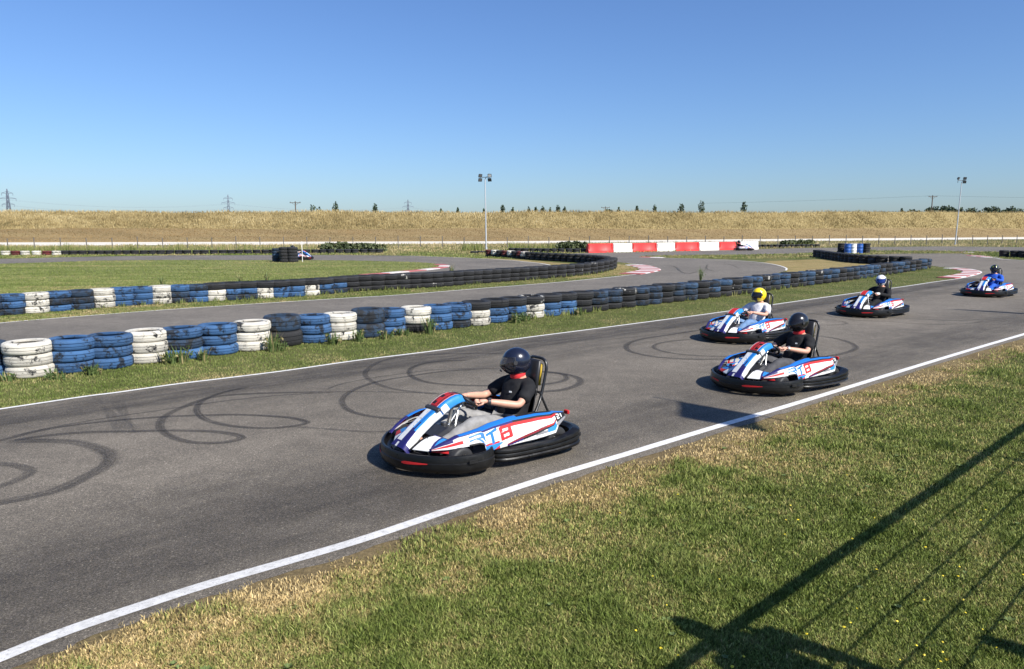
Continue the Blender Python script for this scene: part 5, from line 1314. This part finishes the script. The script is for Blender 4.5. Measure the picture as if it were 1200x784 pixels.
for px, py, ang, kl, pl, look in (
  (352, 304.3, 12, 'white and blue kart passing behind the two tall black stacks on far loop', 'person in white shirt and dark helmet driving behind the tall stacks', dict(top=C_['white_cotton'], legs=C_['white_cotton'], helmet=HM['black'], visor=M['visor_dark'], long=True)),
  (872, 293.6, 4, 'small white and blue kart in front of the last white barrier', 'person in dark clothes and helmet driving past the last white barrier', dict(top=C_['black_leather'], legs=C_['black_leather'], helmet=HM['black'], visor=M['visor_dark'], long=True))):
    k = copy_tree(plainkart); k['label'] = kl; c = G(px, py); th = R(-ang); place_kart(k, c, th); driver((c.x, c.y, .0105), th, pl, look)

# ------------------------------------------------------------------ beside the photographer: rail, onlookers, flags (out of frame, they throw the shadows on the lawn)
rd = Vector((.731, .682, 0)); rn = Vector((-.682, .731, 0)); cot = 1/math.tan(EL)*LD.dot(rn)
t = thing('spectator_rail', 'timber topped wire railing beside the lawn in front of the onlookers', 'railing', rn*.12, math.atan2(rd.y, rd.x))
ztop = (rn.dot(G(868, 728))-.12)/cot
b = MB(); b.box((7, 0, ztop), (24, .045, .075), bev=.012); b.build('top_rail', M['rail'], t, False)
for px, py in ((1200, 532), (1200, 573), (1200, 624), (1200, 684)):
    z_ = (rn.dot(G(px, py))-.12)/cot; b = MB(); b.tube([(-3.5, 0, z_), (19, 0, z_)], .007, 6); b.build('rail_wire', M['mast'], t)
# a post stands where its shadow meets the rail's
sp0 = G(868, 728); base = Vector((sp0.x, sp0.y, 0))-LD*(ztop/math.tan(EL)); s0 = rd.dot(base)
for k in range(-2, 8):
    s_ = s0+k*5.6
    if -3.4 < s_ < 19: b = MB(); b.box((s_, -.075, ztop/2-.03), (.08, .08, ztop-.06), bev=.01); b.build('rail_post', M['rail'], t, False)
def onlooker(loc, rz, hgt, label, top, legs, lean, fold=True):
    t = thing('person', label, 'person', loc, rz, 'onlookers at the railing'); k = hgt/1.75; b = MB()
    def v(x, y, z): return (x*k+lean*max(0, z-.9), y*k, z*k)
    V = [v(0, 0, .95), v(0, 0, 1.12), v(0, 0, 1.32), v(-.01, 0, 1.46), v(.0, 0, 1.56)]; E_ = [(0, 1), (1, 2), (2, 3), (3, 4)]; Rr = [.13, .12, .13, .09, .055]
    arms = {}
    for s_ in (1, -1):
        i0 = len(V); a = [v(0, s_*.15, 1.43), v(.0, s_*.2, 1.40), v(.07, s_*.24, 1.25), v(.13, s_*.24, 1.12), v(.17, s_*.17, 1.28), v(.2, s_*.09, 1.43)]
        if not fold: a[2:] = [v(-.01, s_*.24, 1.26), v(-.02, s_*.26, 1.12), v(.0, s_*.265, 1.0), v(.03, s_*.265, .88)]
        arms[s_] = a; V += a
        E_ += [(3, i0)]+[(i0+j, i0+j+1) for j in range(5)]; Rr += [.07, .056, .048, .042, .04, .026]
        i0 = len(V); V += [v(0, s_*.1, .88), v(.02, s_*.11, .5), v(-.01, s_*.11, .1), v(.1, s_*.12, .035)]; E_ += [(0, i0), (i0, i0+1), (i0+1, i0+2), (i0+2, i0+3)]; Rr += [.095, .065, .042, .035]
    b.mesh_in(skin_mesh(V, E_, Rr, 2))
    for s_ in (1, -1): hand(b, arms[s_][5], Vector(arms[s_][5])-Vector(arms[s_][4]), (0, 0, 1) if fold else (0, s_, 0), s_)
    hc = Vector(v(.03, 0, 1.64)); head_mesh(b, hc, 0, .1); b.build('body', [M['skin'], M['eye'], M['lip']], t, True, 80)
    c = MB(); c.grid(lambda u, w_: (hc.x-.012+.105*math.cos(6.283*u)*math.cos(w_*1.57-.12)*(1 if math.cos(6.283*u) < .3 else .93), hc.y+.085*math.sin(6.283*u)*math.cos(w_*1.57-.12), hc.z+.03+.098*math.sin(w_*1.57-.12)+(.03 if math.cos(6.283*u) > .5 else -.03)*(1-w_)), 28, 10); c.build('hair', plain('brown_hair', (.06, .035, .02), .6), t)
    c = MB(); V = [v(0, 0, .92), v(0, 0, 1.1), v(0, 0, 1.32), v(-.01, 0, 1.45), v(0, 0, 1.49)]; E_ = [(0, 1), (1, 2), (2, 3), (3, 4)]; Rr = [.16, .155, .16, .11, .07]
    for s_ in (1, -1): i0 = len(V); V += arms[s_][:4]; E_ += [(3, i0)]+[(i0+j, i0+j+1) for j in range(3)]; Rr += [.085, .075, .066, .064]
    c.mesh_in(folds(skin_mesh(V, E_, Rr, LV))); c.build('shirt', top, t, True, 80)
    c = MB(); V = [v(0, 0, .95)]; E_ = []; Rr = [.15]
    for s_ in (1, -1): i0 = len(V); V += [v(0, s_*.1, .86), v(.02, s_*.11, .5), v(-.01, s_*.11, .12)]; E_ += [(0, i0), (i0, i0+1), (i0+1, i0+2)]; Rr += [.11, .085, .07]
    c.mesh_in(folds(skin_mesh(V, E_, Rr, LV))); c.build('trousers', legs, t, True, 80)
    for s_ in (1, -1): c = MB(); chain(c, [v(-.06, s_*.11, .055), v(.03, s_*.115, .055), v(.14, s_*.12, .045), v(.2, s_*.125, .04)], [.045, .05, .045, .035]); c.build('shoe', M['lampbody'], t)
    return t
fz = math.atan2(rn.y, rn.x)
q = G(808, 738); q0 = Vector((q.x, q.y, 0))-LD*(1.74/math.tan(EL))
onlooker((q0.x, q0.y, 0), fz, 1.76, 'person in denim shirt leaning slightly towards the railing', C_['denim'], C_['dark_grey_cloth'], .06, False)
q = G(1164, 757); q1 = Vector((q.x, q.y, 0))-LD*(1.80/math.tan(EL))
onlooker((q1.x, q1.y, 0), fz, 1.82, 'person in pale shirt standing at the railing, farther right', C_['white_cotton'], C_['denim'], .0, False)
def flag(tl, tr, bl, z, lab):
    """flag on a tall pole; tl, tr, bl are where its corners' shadows fall"""
    tl, tr, bl = (Vector((q.x, q.y, 0)) for q in (tl, tr, bl)); k = 1/math.tan(EL); hh = (tr-tl).length/k
    base = tl-LD*(z*k); across = bl-tl; t = thing('feather_flag', lab, 'flag', base, 0, 'flags on tall poles beside the lawn')
    b = MB(); b.tube([(0, 0, 0), (0, 0, z*.6), (0, 0, z+.25)], [.03, .024, .014], 8); b.ell((0, 0, z+.26), (.025, .025, .025)); b.build('flag_pole', M['mast'], t)
    nrm = Vector((-across.y, across.x, 0)).normalized()
    b = MB(); b.grid(lambda u, v: tuple(across*u+nrm*(.05*math.sin(u*5+v*2)*u)+Vector((0, 0, z-.05-hh*v+.04*math.sin(u*3.1)-.12*u*(1-v)*0))), 16, 14); o = b.build('flag_cloth', C_['royal_blue_overall'], t); sm = o.modifiers.new('t', 'SOLIDIFY'); sm.thickness = .004
flag(G(790, 470), G(887, 483.7), G(796, 488), 6.6, 'blue flag on a tall pole standing nearest the railing')
flag(G(1108, 362.3), G(1176, 369.5), G(1140, 363.3), 7.5, 'blue flag on a tall pole, middle one of three')
flag(G(1190, 331), G(1262, 337), G(1222, 332), 7.5, 'blue flag on a tall pole standing farthest along the verge')
